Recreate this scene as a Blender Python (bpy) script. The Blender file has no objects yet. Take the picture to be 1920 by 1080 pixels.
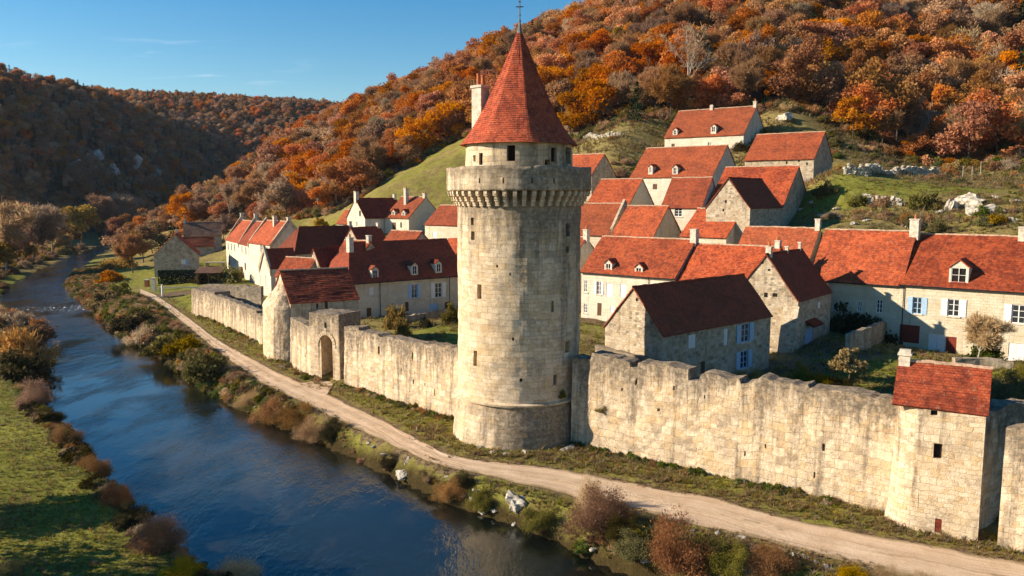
import bpy, bmesh, math, random
import numpy as np
from math import sin, cos, tan, atan2, radians, degrees, pi, sqrt, hypot
from mathutils import Vector

SC = bpy.context.scene
COL = SC.collection
RNG = random.Random(7)
NP = np.random.default_rng(11)

# ------------------------------------------------------------------ camera, sky, sun, exposure
CAM_H, FPX = 19.0, 1500.0
PITCH = math.atan(170 / 1500)
cam_data = bpy.data.cameras.new("camera")
cam_data.sensor_width = 36.0
cam_data.lens = FPX / 1920 * 36
cam_data.clip_end = 6000
cam = bpy.data.objects.new("camera", cam_data)
cam.location = (0, 0, CAM_H)
cam.rotation_euler = (pi / 2 - PITCH, 0, 0)
COL.objects.link(cam)
SC.camera = cam

SUN_EL, SUN_TH = radians(24.5), radians(3)          # sun stands to the left, a little behind the camera
SUN = (-cos(SUN_TH) * cos(SUN_EL), -sin(SUN_TH) * cos(SUN_EL), sin(SUN_EL))
sun_data = bpy.data.lights.new("sun", 'SUN')
sun_data.energy = 5.0
sun_data.angle = radians(0.5)
sun_data.color = (1.0, 0.85, 0.66)
sun = bpy.data.objects.new("sun", sun_data)
sun.rotation_euler = Vector(SUN).to_track_quat('Z', 'Y').to_euler()
COL.objects.link(sun)

world = bpy.data.worlds.new("World")
SC.world = world
world.use_nodes = True
SC.view_settings.view_transform = 'Standard'
SC.view_settings.look = 'None'
SC.view_settings.gamma = 1
SC.view_settings.exposure = 0.96

# ------------------------------------------------------------------ node helper
class NT:
    def __init__(self, tree):
        self.t = tree
        tree.nodes.clear()

    def n(self, kind, ins=None, **props):
        nd = self.t.nodes.new(kind)
        for k, v in props.items():
            setattr(nd, k, v)
        for k, v in (ins or {}).items():
            self.put(nd.inputs[k], v)
        return nd

    def put(self, sock, v):
        if isinstance(v, bpy.types.NodeSocket):
            self.t.links.new(v, sock)
        elif v is not None:
            if hasattr(sock, 'default_value') and hasattr(sock.default_value, '__len__') and hasattr(v, '__len__') and len(sock.default_value) == 4 and len(v) == 3:
                v = (*v, 1)
            sock.default_value = v

    def math(self, op, a, b=0.0, c=None, clamp=False):
        nd = self.n('ShaderNodeMath', operation=op, use_clamp=clamp)
        self.put(nd.inputs[0], a)
        self.put(nd.inputs[1], b)
        if c is not None:
            self.put(nd.inputs[2], c)
        return nd.outputs[0]

    def mix(self, f, a, b, mode='MIX'):
        nd = self.n('ShaderNodeMix', data_type='RGBA', blend_type=mode)
        self.put(nd.inputs[0], f)
        self.put(nd.inputs[6], a)
        self.put(nd.inputs[7], b)
        return nd.outputs[2]

    def ramp(self, f, stops, interp='LINEAR'):
        nd = self.n('ShaderNodeValToRGB')
        cr = nd.color_ramp
        cr.interpolation = interp
        while len(cr.elements) > 2:
            cr.elements.remove(cr.elements[-1])
        while len(cr.elements) < len(stops):
            cr.elements.new(0.5)
        for e, (p, c) in zip(cr.elements, stops):
            e.position = p
            e.color = (c, c, c, 1) if isinstance(c, (int, float)) else (*c, 1)
        self.put(nd.inputs[0], f)
        return nd.outputs[0]

    def step(self, f, a, b):
        nd = self.n('ShaderNodeMapRange', {'Value': f, 'From Min': a, 'From Max': b, 'To Min': 0.0, 'To Max': 1.0}, interpolation_type='SMOOTHSTEP')
        return nd.outputs[0]

    def vscale(self, v, s):
        nd = self.n('ShaderNodeMapping', {'Vector': v, 'Scale': s})
        return nd.outputs[0]

    def noise(self, v, s, det=4.0, rough=0.6, dist=0.0):
        return self.n('ShaderNodeTexNoise', {'Vector': v, 'Scale': s, 'Detail': det, 'Roughness': rough, 'Distortion': dist}).outputs[0]

    def noisec(self, v, s, det=2.0):
        return self.n('ShaderNodeTexNoise', {'Vector': v, 'Scale': s, 'Detail': det}).outputs[1]

    def attr(self, name):
        return self.n('ShaderNodeAttribute', attribute_name=name)

    def vadd(self, a, b):
        nd = self.n('ShaderNodeVectorMath', operation='ADD')
        self.put(nd.inputs[0], a)
        self.put(nd.inputs[1], b)
        return nd.outputs[0]

    def vmul(self, a, s):
        nd = self.n('ShaderNodeVectorMath', operation='SCALE')
        self.put(nd.inputs[0], a)
        self.put(nd.inputs['Scale'], s)
        return nd.outputs[0]

    def jitter(self, v, scale, amount):
        c = self.noisec(v, scale)
        nd = self.n('ShaderNodeVectorMath', operation='SUBTRACT')
        self.put(nd.inputs[0], c)
        nd.inputs[1].default_value = (.5, .5, .5)
        return self.vadd(v, self.vmul(nd.outputs[0], amount))

    def bsdf(self, col, rough=0.9, bump=None, bstr=0.5, bdist=0.05, spec=0.2, **more):
        b = self.n('ShaderNodeBsdfPrincipled', {'Base Color': col, 'Roughness': rough, 'Specular IOR Level': spec, **more})
        if bump is not None:
            bn = self.n('ShaderNodeBump', {'Height': bump, 'Strength': bstr, 'Distance': bdist})
            self.put(b.inputs['Normal'], bn.outputs[0])
        return b.outputs[0]

    def out(self, sh):
        o = self.n('ShaderNodeOutputMaterial')
        self.put(o.inputs[0], sh)


def newmat(name):
    m = bpy.data.materials.new(name)
    m.use_nodes = True
    return m, NT(m.node_tree)


# sky with a few thin wisps of cirrus (functions of direction only)
w = NT(world.node_tree)
sky = w.n('ShaderNodeTexSky', sky_type='NISHITA', sun_disc=False, sun_elevation=SUN_EL, sun_rotation=atan2(SUN[0], SUN[1]) % (2 * pi),
          altitude=300, air_density=1.15, dust_density=0.15, ozone_density=2.6)
geo = w.n('ShaderNodeTexCoord')
sep = w.n('ShaderNodeSeparateXYZ', {0: geo.outputs['Generated']})
az = w.math('DIVIDE', sep.outputs[0], w.math('MAXIMUM', sep.outputs[1], 0.05))
el = w.math('DIVIDE', sep.outputs[2], w.math('MAXIMUM', sep.outputs[1], 0.05))
cv = w.n('ShaderNodeCombineXYZ', {0: w.math('MULTIPLY', az, 6.0), 1: w.math('MULTIPLY', el, 60.0)})
cl = w.noise(cv.outputs[0], 1.0, 5, .6, .8)
band = w.math('MULTIPLY', w.step(el, .125, .15), w.math('SUBTRACT', 1.0, w.step(el, .175, .20)))
left = w.math('SUBTRACT', 1.0, w.step(az, -.34, -.22))
cm = w.math('MULTIPLY', w.math('MULTIPLY', w.step(cl, .54, .76), band), left)
cm = w.math('MULTIPLY', cm, 0.42)
skyc = w.mix(cm, sky.outputs[0], (7.5, 7.8, 8.4))
hs = w.n('ShaderNodeHueSaturation', {'Color': skyc, 'Saturation': 1.48, 'Value': 1.0})
bg = w.n('ShaderNodeBackground', {'Color': hs.outputs[0], 'Strength': 0.074})
wo = w.n('ShaderNodeOutputWorld')
w.put(wo.inputs[0], bg.outputs[0])

# ------------------------------------------------------------------ picking points in space
FWD = np.array([0, cos(PITCH), -sin(PITCH)])
UPV = np.array([0, sin(PITCH), cos(PITCH)])
RGT = np.array([1.0, 0, 0])
EYE = np.array([0, 0, CAM_H])


def ray(px, py):
    return RGT * (px - 960) / FPX + UPV * (540 - py) / FPX + FWD


def at_z(px, py, z):
    d = ray(px, py)
    return EYE + d * ((z - CAM_H) / d[2])


def at_y(px, py, y):
    d = ray(px, py)
    return EYE + d * (y / d[1])


# ------------------------------------------------------------------ land form
WATER_Z = -1.6
BANK_R = [(1330, 1130), (1130, 1060), (1000, 995), (860, 950), (760, 905), (680, 868), (600, 830), (520, 800), (440, 765), (385, 735), (330, 690),
          (262, 648), (205, 612), (175, 583), (135, 556), (120, 535), (140, 505), (172, 480), (200, 466), (215, 455)]
BANK_L = [(196, 454), (178, 464), (128, 486), (80, 507), (30, 535), (-15, 558), (-80, 576), (-60, 589), (20, 601), (72, 622), (68, 660), (45, 700), (42, 735), (78, 768),
          (110, 800), (150, 845), (190, 900), (215, 930), (262, 980), (330, 1040), (420, 1085), (560, 1180)]
river_poly = np.array([at_z(x, y, WATER_Z)[:2] for x, y in BANK_R + BANK_L])
river_poly = np.vstack([[60, 21], river_poly[:1], river_poly[1:], [-12, 22], [10, 10]])

WALL_LINE = [(1990, 1030), (1660, 960), (1085, 835), (960, 800), (858, 790), (660, 725), (637, 716), (583, 708), (555, 688), (528, 674), (500, 650), (407, 603), (362, 590)]
wall_w = [at_z(x, y, 0)[:2] for x, y in WALL_LINE] + [np.array([-62, 147.]), np.array([-80, 172.]), np.array([-100, 215.]), np.array([-160, 300.])]
strip_poly = np.array([[70, 0]] + [np.array(p) for p in wall_w] + [p for p in river_poly[::-1]][-0:])
_bank = [at_z(x, y, WATER_Z)[:2] for x, y in BANK_R]
strip_poly = np.array([[70., 10.]] + [list(p) for p in wall_w] + [list(p) for p in _bank[::-1]] + [[60., 10.]])

PATH_E = [  # px, upper py, lower py
    (1990, 1070, 1150), (1865, 1046, 1122), (1790, 1033, 1102), (1690, 1013, 1078), (1615, 999, 1060), (1515, 982, 1037), (1435, 960, 1012), (1335, 932, 991), (1260, 919, 972), (1147, 898, 947), (1060, 882, 926),
    (955, 867, 899), (850, 856, 881), (780, 822, 855), (700, 778, 818), (620, 742, 781), (560, 716, 749), (500, 688, 724), (440, 655, 682), (400, 632, 652),
    (360, 601, 618), (320, 572, 585), (290, 552, 562), (262, 541, 549)]
path_up = np.array([at_z(x, a, 0)[:2] for x, a, b in PATH_E])
path_lo = np.array([at_z(x, b, 0)[:2] for x, a, b in PATH_E])


def poly_info(P, poly):
    """inside mask and distance to the outline, vectorised over points"""
    n = len(poly)
    inside = np.zeros(len(P), bool)
    best = np.full(len(P), 1e18)
    x, y = P[:, 0], P[:, 1]
    for i in range(n):
        a, b = poly[i], poly[(i + 1) % n]
        c = (a[1] > y) != (b[1] > y)
        with np.errstate(divide='ignore', invalid='ignore'):
            xi = (b[0] - a[0]) * (y - a[1]) / (b[1] - a[1] + 1e-12) + a[0]
        inside ^= c & (x < xi)
        ab = b - a
        t = np.clip(((x - a[0]) * ab[0] + (y - a[1]) * ab[1]) / (ab @ ab + 1e-12), 0, 1)
        d = (x - a[0] - t * ab[0]) ** 2 + (y - a[1] - t * ab[1]) ** 2
        best = np.minimum(best, d)
    return inside, np.sqrt(best)


def hash2(ix, iy, s):
    h = (ix * 374761393 + iy * 668265263 + s * 974634777) & 0x7fffffff
    h = ((h ^ (h >> 13)) * 1274126177) & 0x7fffffff
    return ((h ^ (h >> 16)) & 0xffff) / 65535.0


def vnoise(x, y, s=0):
    x, y = np.asarray(x, float), np.asarray(y, float)
    ix, iy = np.floor(x).astype(np.int64), np.floor(y).astype(np.int64)
    fx, fy = x - ix, y - iy
    fx, fy = fx * fx * (3 - 2 * fx), fy * fy * (3 - 2 * fy)
    a, b = hash2(ix, iy, s), hash2(ix + 1, iy, s)
    c, d = hash2(ix, iy + 1, s), hash2(ix + 1, iy + 1, s)
    return (a + (b - a) * fx) * (1 - fy) + (c + (d - c) * fx) * fy - 0.5


def fbm(x, y, s=0, o=4):
    r, a = 0, 1.0
    for k in range(o):
        r = r + a * vnoise(np.asarray(x) * 2 ** k, np.asarray(y) * 2 ** k, s + k)
        a *= .5
    return r


# houses: x, y of the near-left corner of the seen facade, direction, length, depth, eave z, ridge z, ground z
HOUSES = dict(
    R1=(28.6, 152, -36, 15.1, 12, 30.1, 35.4, 27.6), R2=(40.3, 140, -36, 11.6, 11.5, 25.4, 30.0, 21.6), R3=(19.4, 132, -38, 14.2, 10.6, 22.3, 27.1, 18.4),
    R4=(7.6, 152.6, -36, 8.6, 9, 23.2, 27.0, 18.6), R5=(11.8, 126, -34, 7.1, 9.3, 17.8, 21.8, 13.6), R6=(3.6, 121.6, -36, 12.6, 9, 13.7, 18.0, 9.6),
    R7=(14.1, 113, -36, 6.3, 9.5, 13.6, 17.7, 10.2), R8=(22.7, 122, -34, 6.3, 8, 17.6, 21.9, 14.2), R10=(29.4, 120.5, -34, 11, 15, 17.8, 23.6, 14.2),
    R9=(31.4, 106, 50, 10.9, 6.3, 17.6, 21.5, 13.2), R11=(22.8, 108, -42, 6.6, 9, 13.9, 17.4, 10.4),
    F1a=(-0.2, 118.2, -40, 9.9, 10.5, 8.7, 13.2, 2.6), F1b=(9.6, 110, -40, 14.4, 10.5, 8.9, 13.4, 2.6), F1c=(20.8, 100.6, -40, 11.2, 10.5, 8.4, 12.9, 2.7),
    Rd=(29.0, 104.5, -38, 9.6, 8, 11.0, 15.0, 4.6), Re=(36.4, 97.24, -40, 10.4, 10, 9.2, 14.9, 2.4), Rf=(44.2, 90.6, -40, 18, 12, 9.3, 14.6, 2.2),
    G1=(30.3, 84, 50.5, 10.6, 7.2, 8.1, 12.8, 2.9), Barn=(13.0, 68, 41.8, 17.5, 6.6, 7.3, 11.0, 1.4),
    L1=(-24.1, 118, 39, 21.1, 10.9, 6.4, 11.9, .7), L1w=(-29.7, 126, -40, 6.3, 8.6, 7.4, 12.1, 1.2), L2=(-25.6, 91.6, 30.4, 8.2, 8.0, 6.9, 10.2, .6),
    L3a=(-40.8, 150, 42, 14.7, 8, 8.6, 13.2, 3), L8=(-28.6, 152, 42, 6.5, 7.5, 9.4, 13.1, 3.4), L3b=(-29.5, 124, 42, 4.6, 5.2, 7.4, 10.9, 1.4), L3c=(-38, 128, -35, 7.0, 4.6, 6.6, 9.3, 1.4),
    L3d=(-43, 142, 40, 5.4, 5.1, 6.3, 9.6, 1.2), LA=(-73.3, 205, -60, 15.7, 8.4, 8.4, 13.1, 1.2), LB=(-64.6, 189, -60, 13.0, 8.4, 8.4, 13.3, 1.2),
    LC=(-57.4, 174.2, -52, 12.5, 8.4, 9.4, 13.9, 1.2), L4a=(-31.5, 172, 42, 10.4, 7.4, 14.7, 18.7, 11), L4b=(-27.7, 175, -40, 7.6, 10, 14.7, 19.0, 10.6),
    L4c=(-16.5, 152, -40, 9.0, 8.5, 14.0, 17.4, 9.6), L4d=(-23.2, 143, -40, 7.8, 4.6, 10.8, 13.0, 6.6), L4e=(-41.4, 190, -40, 4, 5, 13, 16, 10),
    L7=(-14.1, 145, -40, 7.6, 8.0, 7.0, 11.6, 3.6), L5=(-88.7, 199.5, -70, 10.4, 9.8, 5.4, 10.2, .4), L6b=(-94.5, 229, 20, 8.6, 4.4, 5.0, 7.4, 2.0), L6=(-98.4, 240, 20, 10.7, 7.5, 7.6, 11.4, 2.4),
)
# the hillside houses step back up the slope
for _k, _s in dict(R6=1.08, R7=1.08, R11=1.08, R5=1.14, R8=1.10, R9=1.06, R10=1.09, R3=1.18, R4=1.07, R2=1.10, R1=1.20).items():
    _h = HOUSES[_k]
    HOUSES[_k] = (_h[0] * _s, _h[1] * _s, _h[2], _h[3] * _s, _h[4] * _s) + tuple(CAM_H - (CAM_H - _z) * _s for _z in _h[5:])

ctrl = []


def cpx(px, py, d):
    ctrl.append(tuple(at_y(px, py, d)))


for t in [(1700, 340, 150), (1850, 350, 150), (1950, 352, 148), (1700, 420, 117), (1900, 425, 108), (1700, 300, 180), (1900, 300, 175), (1700, 265, 200), (1700, 150, 245), (1700, 0, 315),
          (1900, 150, 235), (1900, 0, 295), (1520, 330, 138), (1450, 205, 188), (1450, 100, 245), (1450, 0, 315), (1200, 240, 190), (1200, 215, 202), (1200, 100, 285), (1140, 62, 350),
          (1300, 20, 345), (870, 300, 215), (870, 265, 240), (880, 145, 370), (870, 400, 172), (1000, 330, 190), (1040, 280, 215), (960, 110, 365), (750, 360, 200), (750, 325, 230), (760, 195, 420), (690, 380, 200),
          (620, 398, 225), (600, 400, 240), (640, 245, 480), (520, 420, 230), (450, 408, 280), (500, 330, 340), (560, 290, 420), (350, 432, 300), (420, 400, 360), (330, 425, 380), (1085, 300, 180), (1130, 290, 172),
          (1600, 380, 128), (1560, 425, 112)]:
    cpx(*t)
for p in [(10, 68, 1.2), (20, 62, 1.3), (30, 56, 1.2), (30, 75, 2), (45, 75, 2), (60, 62, 1.6), (75, 70, 2.2), (95, 75, 6), (8, 100, 2.2), (4, 92, 2.0), (12, 90, 2.0), (6, 85, 2.0), (20, 92, 2.5), (16, 98, 2.4), (-8, 75, .6), (-5, 95, 1.2), (-20, 95, .6), (-35, 112, .8), (-50, 140, 1), (-70, 170, .8),
          (-90, 205, .8), (0, 100, 2.0), (40, 40, 0), (80, 30, 0), (0, 40, 0), (90, 95, 13), (130, 110, 26), (160, 150, 45), (200, 200, 80), (250, 300, 140), (200, 400, 150), (50, 420, 108), (-40, 520, 76), (-140, 560, 64),
          (300, 500, 160), (0, 700, 90), (300, 900, 150), (-130, 420, 14), (-160, 480, 12), (-190, 420, 2),
          (-60, 20, 0), (-100, 60, 0), (-150, 100, 0), (-160, 200, 0), (-200, 280, 1), (-150, 280, 0), (-130, 240, 0), (-230, 220, 2), (-300, 150, 3), (-400, 60, 4), (-300, 250, 12), (-260, 300, 10),
          # left hill: foot, then a steep face to a wooded plateau
          (-215, 345, 4), (-218, 400, 3), (-222, 470, 3), (-226, 540, 4), (-232, 610, 8), (-305, 360, 54), (-312, 400, 74), (-316, 460, 82), (-312, 530, 85), (-300, 600, 86), (-285, 650, 78),
          (-360, 400, 82), (-400, 500, 97), (-380, 620, 97), (-520, 450, 108), (-500, 700, 116), (-450, 320, 74), (-600, 250, 80),
          # far hill closing the valley
          (-235, 680, 22), (-200, 620, 10), (-180, 560, 8), (-170, 680, 40), (-250, 760, 80), (-320, 820, 112), (-200, 800, 102), (-120, 760, 84), (-100, 680, 66), (-400, 950, 128), (-200, 1000, 118), (0, 950, 100), (-700, 900, 130),
          (-1200, 600, 120), (-1200, 1400, 120), (0, 1500, 100), (1200, 1500, 150), (1200, 300, 160), (900, -100, 60), (-900, -100, 20), (0, -200, 0), (500, 100, 120)]:
    ctrl.append(p)
for k, (x, y, a, L, W, e, r, g) in HOUSES.items():
    u = np.array([cos(radians(a)), sin(radians(a))])
    n = np.array([-u[1], u[0]])
    c = np.array([x, y])
    back = 1.3 if k[0] in 'R' and k not in ('Re', 'Rf', 'R9') else .3
    for q, z in ((c - n * .5, g), (c + u * L - n * .5, g), (c + u * L / 2 + n * W, g + back)):
        ctrl.append((q[0], q[1], z))
ctrl = np.array(ctrl)
_keep = []
for i, p in enumerate(ctrl):                       # thin out points that fall on one another
    if all(hypot(p[0] - ctrl[j][0], p[1] - ctrl[j][1]) > 3.0 for j in _keep):
        _keep.append(i)
ctrl = ctrl[_keep]
_c = 7.0
_A = np.sqrt(((ctrl[:, None, :2] - ctrl[None, :, :2]) ** 2).sum(-1) + _c * _c)
_n = len(ctrl)
_M = np.zeros((_n + 1, _n + 1))
_M[:_n, :_n] = -_A - np.eye(_n) * -0.6
_M[:_n, _n] = 1
_M[_n, :_n] = 1
_w = np.linalg.solve(_M, np.append(ctrl[:, 2], 0))


def rbf(P):
    out = np.empty(len(P))
    for i in range(0, len(P), 20000):
        Q = P[i:i + 20000]
        out[i:i + 20000] = -np.sqrt(((Q[:, None] - ctrl[None, :, :2]) ** 2).sum(-1) + _c * _c) @ _w[:_n] + _w[_n]
    return out


def smooth(t):
    t = np.clip(t, 0, 1)
    return t * t * (3 - 2 * t)


def land(P, rough=True):
    P = np.atleast_2d(np.asarray(P, float))
    z = rbf(P)
    ins, ds = poly_info(P, strip_poly)
    k = np.where(ins, 1.0, 1 - smooth((ds - .2) / 3.2))
    z = z * (1 - k)
    rin, dr = poly_info(P, river_poly)
    far = np.clip((np.hypot(P[:, 0], P[:, 1]) - 170) / 150, 0, 1)
    leftside = (~ins) & (P[:, 0] < 0)
    if rough:
        off = smooth(np.where(ins, 0, np.where(leftside, dr, ds)) / 6)
        z = z + off * (fbm(P[:, 0] / 9, P[:, 1] / 9, 3) * .7 * (1 + 3 * far) + fbm(P[:, 0] / 45, P[:, 1] / 45, 5) * 4 * far)
        z = z + fbm(P[:, 0] / 1.7, P[:, 1] / 1.7, 8, 3) * .18 * (1 - k * .55) * (dr > .3)
    fb = smooth((P[:, 1] - 105) / 60)
    wob = vnoise(P[:, 0] / 2.3, P[:, 1] / 2.3, 21) * 1.0 + vnoise(P[:, 0] / .9, P[:, 1] / .9, 23) * .5
    dd = dr + wob * (dr < 6) * (1 - fb * .7)
    bank = WATER_Z - .12 + np.clip(dd, -.3, 99) * ((1.15 + vnoise(P[:, 0] / 4, P[:, 1] / 4, 9) * .9) * (1 - fb) + .10 * fb)
    z = np.where(rin, WATER_Z - .15 - np.clip(dr * .3, 0, 1.5), np.minimum(z, np.where(dr < 6 + 14 * fb, bank, 1e9)))
    return z


path_c = np.vstack([path_up, path_lo[::-1]])


def ground_z(x, y):
    return float(land(np.array([[x, y]]))[0])


def on_land(px, py, y0=30, y1=900):
    """the point of the land that the ray through a photo point meets first"""
    d = ray(px, py)
    ts = np.geomspace(y0, y1, 500)
    Q = EYE[None] + d[None] * (ts / d[1])[:, None]
    z = land(Q[:, :2])
    i = int(np.argmax(Q[:, 2] < z)) if (Q[:, 2] < z).any() else len(ts) - 1
    return np.array([Q[i, 0], Q[i, 1], z[i]])


# ------------------------------------------------------------------ object helpers
def link(o, parent=None):
    COL.objects.link(o)
    if parent is not None:
        o.parent = parent
    return o


def tag(o, label=None, cat=None, group=None, kind=None):
    if label:
        o['label'] = label
    if cat:
        o['category'] = cat
    if group:
        o['group'] = group
    if kind:
        o['kind'] = kind
    return o


def empty(name, loc=(0, 0, 0), rz=0.0, s=1.0):
    o = bpy.data.objects.new(name, None)
    o.location = loc
    o.rotation_euler = (0, 0, rz)
    o.scale = (s, s, s)
    o.empty_display_size = .3
    return link(o)


class MB:
    """collects faces for one mesh: vertices, faces, UVs, material slots"""

    def __init__(self):
        self.v, self.f, self.uv, self.m = [], [], [], []

    def face(self, pts, uvs=None, m=0):
        i = len(self.v)
        self.v += [tuple(p) for p in pts]
        self.f.append(tuple(range(i, i + len(pts))))
        if uvs is None:
            a = Vector(pts[1]) - Vector(pts[0])
            nn = a.cross(Vector(pts[2]) - Vector(pts[1]))
            if abs(nn.z) > .75 * nn.length:
                uvs = [(p[0], p[1]) for p in pts]
            elif abs(nn.x) > abs(nn.y):
                uvs = [(p[1], p[2]) for p in pts]
            else:
                uvs = [(p[0], p[2]) for p in pts]
        self.uv.append(uvs)
        self.m.append(m)

    def box(self, x0, x1, y0, y1, z0, z1, m=0, top=True, bottom=True):
        a = [(x0, y0, z0), (x1, y0, z0), (x1, y1, z0), (x0, y1, z0), (x0, y0, z1), (x1, y0, z1), (x1, y1, z1), (x0, y1, z1)]
        fs = [(0, 1, 5, 4), (1, 2, 6, 5), (2, 3, 7, 6), (3, 0, 4, 7)]
        if top:
            fs.append((4, 5, 6, 7))
        if bottom:
            fs.append((3, 2, 1, 0))
        for f in fs:
            self.face([a[i] for i in f], None, m)

    def taper(self, p, q, r0, r1, n=6, m=0, cap=True):
        p, q = Vector(p), Vector(q)
        d = (q - p).normalized()
        a = d.orthogonal().normalized()
        b = d.cross(a)
        A = [p + (a * cos(2 * pi * i / n) + b * sin(2 * pi * i / n)) * r0 for i in range(n)]
        B = [q + (a * cos(2 * pi * i / n) + b * sin(2 * pi * i / n)) * r1 for i in range(n)]
        h = (q - p).length
        for i in range(n):
            j = (i + 1) % n
            self.face([A[i], A[j], B[j], B[i]], [(i * .2, 0), (i * .2 + .2, 0), (i * .2 + .2, h), (i * .2, h)], m)
        if cap:
            self.face(B, None, m)

    def grid(self, P, us, vs, m=0, skip=None, uvscale=1.0, flip=False):
        """P(u, v) -> point over the lines us x vs; skip(u_mid, v_mid) leaves a hole"""
        pts = [[P(u, v) for v in vs] for u in us]
        for i in range(len(us) - 1):
            for j in range(len(vs) - 1):
                if skip and skip((us[i] + us[i + 1]) / 2, (vs[j] + vs[j + 1]) / 2):
                    continue
                q = [pts[i][j], pts[i + 1][j], pts[i + 1][j + 1], pts[i][j + 1]]
                t = [(us[i], vs[j]), (us[i + 1], vs[j]), (us[i + 1], vs[j + 1]), (us[i], vs[j + 1])]
                if flip:
                    q, t = q[::-1], t[::-1]
                self.face(q, t, m)

    def build(self, name, mats, parent=None, smooth_=False, weld=False):
        me = bpy.data.meshes.new(name)
        me.from_pydata(self.v, [], self.f)
        ul = me.uv_layers.new(name="UVMap")
        flat = [c for f in self.uv for t in f for c in t]
        ul.data.foreach_set("uv", flat)
        for mt in (mats if isinstance(mats, (list, tuple)) else [mats]):
            me.materials.append(mt)
        me.polygons.foreach_set("material_index", self.m)
        if weld:
            bm = bmesh.new()
            bm.from_mesh(me)
            bmesh.ops.remove_doubles(bm, verts=bm.verts, dist=.002)
            bm.to_mesh(me)
            bm.free()
        if smooth_:
            me.polygons.foreach_set("use_smooth", [True] * len(me.polygons))
        me.update()
        o = bpy.data.objects.new(name, me)
        return link(o, parent)


def lines(a, b, step, extra=()):
    n = max(1, int(round((b - a) / step)))
    s = set(round(a + (b - a) * i / n, 4) for i in range(n + 1))
    ex = sorted(round(e, 4) for e in extra if a < e < b)
    s = {x for x in s if all(abs(x - e) > step * .25 for e in ex) or x in (round(a, 4), round(b, 4))}
    return sorted(s | set(ex))


def copy_tree(o, parent=None):
    c = o.copy()
    link(c, parent)
    for ch in [q for q in o.children]:
        copy_tree(ch, c)
    return c


# ------------------------------------------------------------------ materials
def stone_mat(name, light, ochre, grey, mfill=.75, row=.30, bw=.62, mortar=(.42, .36, .27), stain=.5, block=.5, lime=.35, rowjit=.05, base_dark=0.0):
    m, g = newmat(name)
    uv = g.n('ShaderNodeUVMap').outputs[0]
    ob = g.n('ShaderNodeTexCoord').outputs['Object']
    j = g.jitter(uv, 1.6, rowjit * 2)
    j = g.jitter(j, 7.0, rowjit * .5)
    br = g.n('ShaderNodeTexBrick', {'Vector': j, 'Scale': 1.0, 'Mortar Size': .014, 'Mortar Smooth': .4, 'Brick Width': bw, 'Row Height': row, 'Color1': (0, 0, 0), 'Color2': (1, 1, 1), 'Mortar': (.5, .5, .5)}, offset=.43)
    br2 = g.n('ShaderNodeTexBrick', {'Vector': g.vscale(j, (.63, .66, 1)), 'Scale': 1.0, 'Mortar Size': .011, 'Mortar Smooth': .5, 'Brick Width': bw, 'Row Height': row, 'Color1': (0, 0, 0), 'Color2': (1, 1, 1), 'Mortar': (.5, .5, .5)}, offset=.37)
    big = g.noise(ob, .22, 4, .6)
    sel = g.step(big, .47, .53)
    bcol = g.mix(sel, br.outputs[0], br2.outputs[0])
    mort = g.mix(sel, br.outputs[1], br2.outputs[1])
    n1 = g.noise(ob, .55, 5, .65)
    n2 = g.noise(ob, 3.5, 5, .7)
    n3 = g.noise(ob, 14, 3, .7)
    col = g.mix(g.step(n1, .40, .66), light, ochre)
    pale = tuple(min(.85, c * 1.22) for c in light)
    half = tuple((a + b) / 2 for a, b in zip(light, ochre))
    bl = g.ramp(bcol, [(0.0, pale), (.3, light), (.6, half), (.8, ochre), (.97, grey)])
    col = g.mix(block, col, bl)
    bt = g.noise(g.vscale(ob, (1, 1, .7)), .75, 6, .78)
    col = g.mix(g.math('MULTIPLY', g.step(g.math('ADD', bt, g.math('MULTIPLY', g.attr('stain').outputs['Fac'], .10)), .50, .60), stain * .72), col, tuple(c * .95 for c in grey))
    col = g.mix(g.math('MULTIPLY', g.step(g.noise(g.vscale(ob, (1, 1, .8)), 1.5, 6, .75), .50, .64), lime), col, (min(1, light[0] * 1.25), min(1, light[1] * 1.28), min(1, light[2] * 1.35)))
    fl = g.math('MULTIPLY', g.step(mort, .3, .9), g.step(n2, .38, .6))
    col = g.mix(g.math('MULTIPLY', fl, mfill), col, mortar)
    # weathering: dark runs below the wall head, lichen speckle
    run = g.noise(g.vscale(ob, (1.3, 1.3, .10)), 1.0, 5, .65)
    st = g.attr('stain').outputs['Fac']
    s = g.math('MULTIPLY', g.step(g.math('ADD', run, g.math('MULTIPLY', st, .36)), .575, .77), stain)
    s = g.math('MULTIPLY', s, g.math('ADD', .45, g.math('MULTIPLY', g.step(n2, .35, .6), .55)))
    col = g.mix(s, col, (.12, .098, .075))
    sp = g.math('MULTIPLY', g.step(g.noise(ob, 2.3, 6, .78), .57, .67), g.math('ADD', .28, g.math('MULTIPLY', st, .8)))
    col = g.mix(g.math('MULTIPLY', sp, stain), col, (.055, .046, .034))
    col = g.mix(.55, col, g.mix(g.step(n3, .25, .75), (.55, .52, .48), (1.18, 1.18, 1.18)), 'MULTIPLY')
    h = g.math('ADD', g.math('MULTIPLY', mort, -.55), g.math('ADD', g.math('MULTIPLY', n2, .7), g.math('MULTIPLY', n3, .5)))
    h = g.math('ADD', h, g.math('MULTIPLY', bcol, .3))
    g.out(g.bsdf(col, .93, h, .85, .07, .12))
    return m


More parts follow.
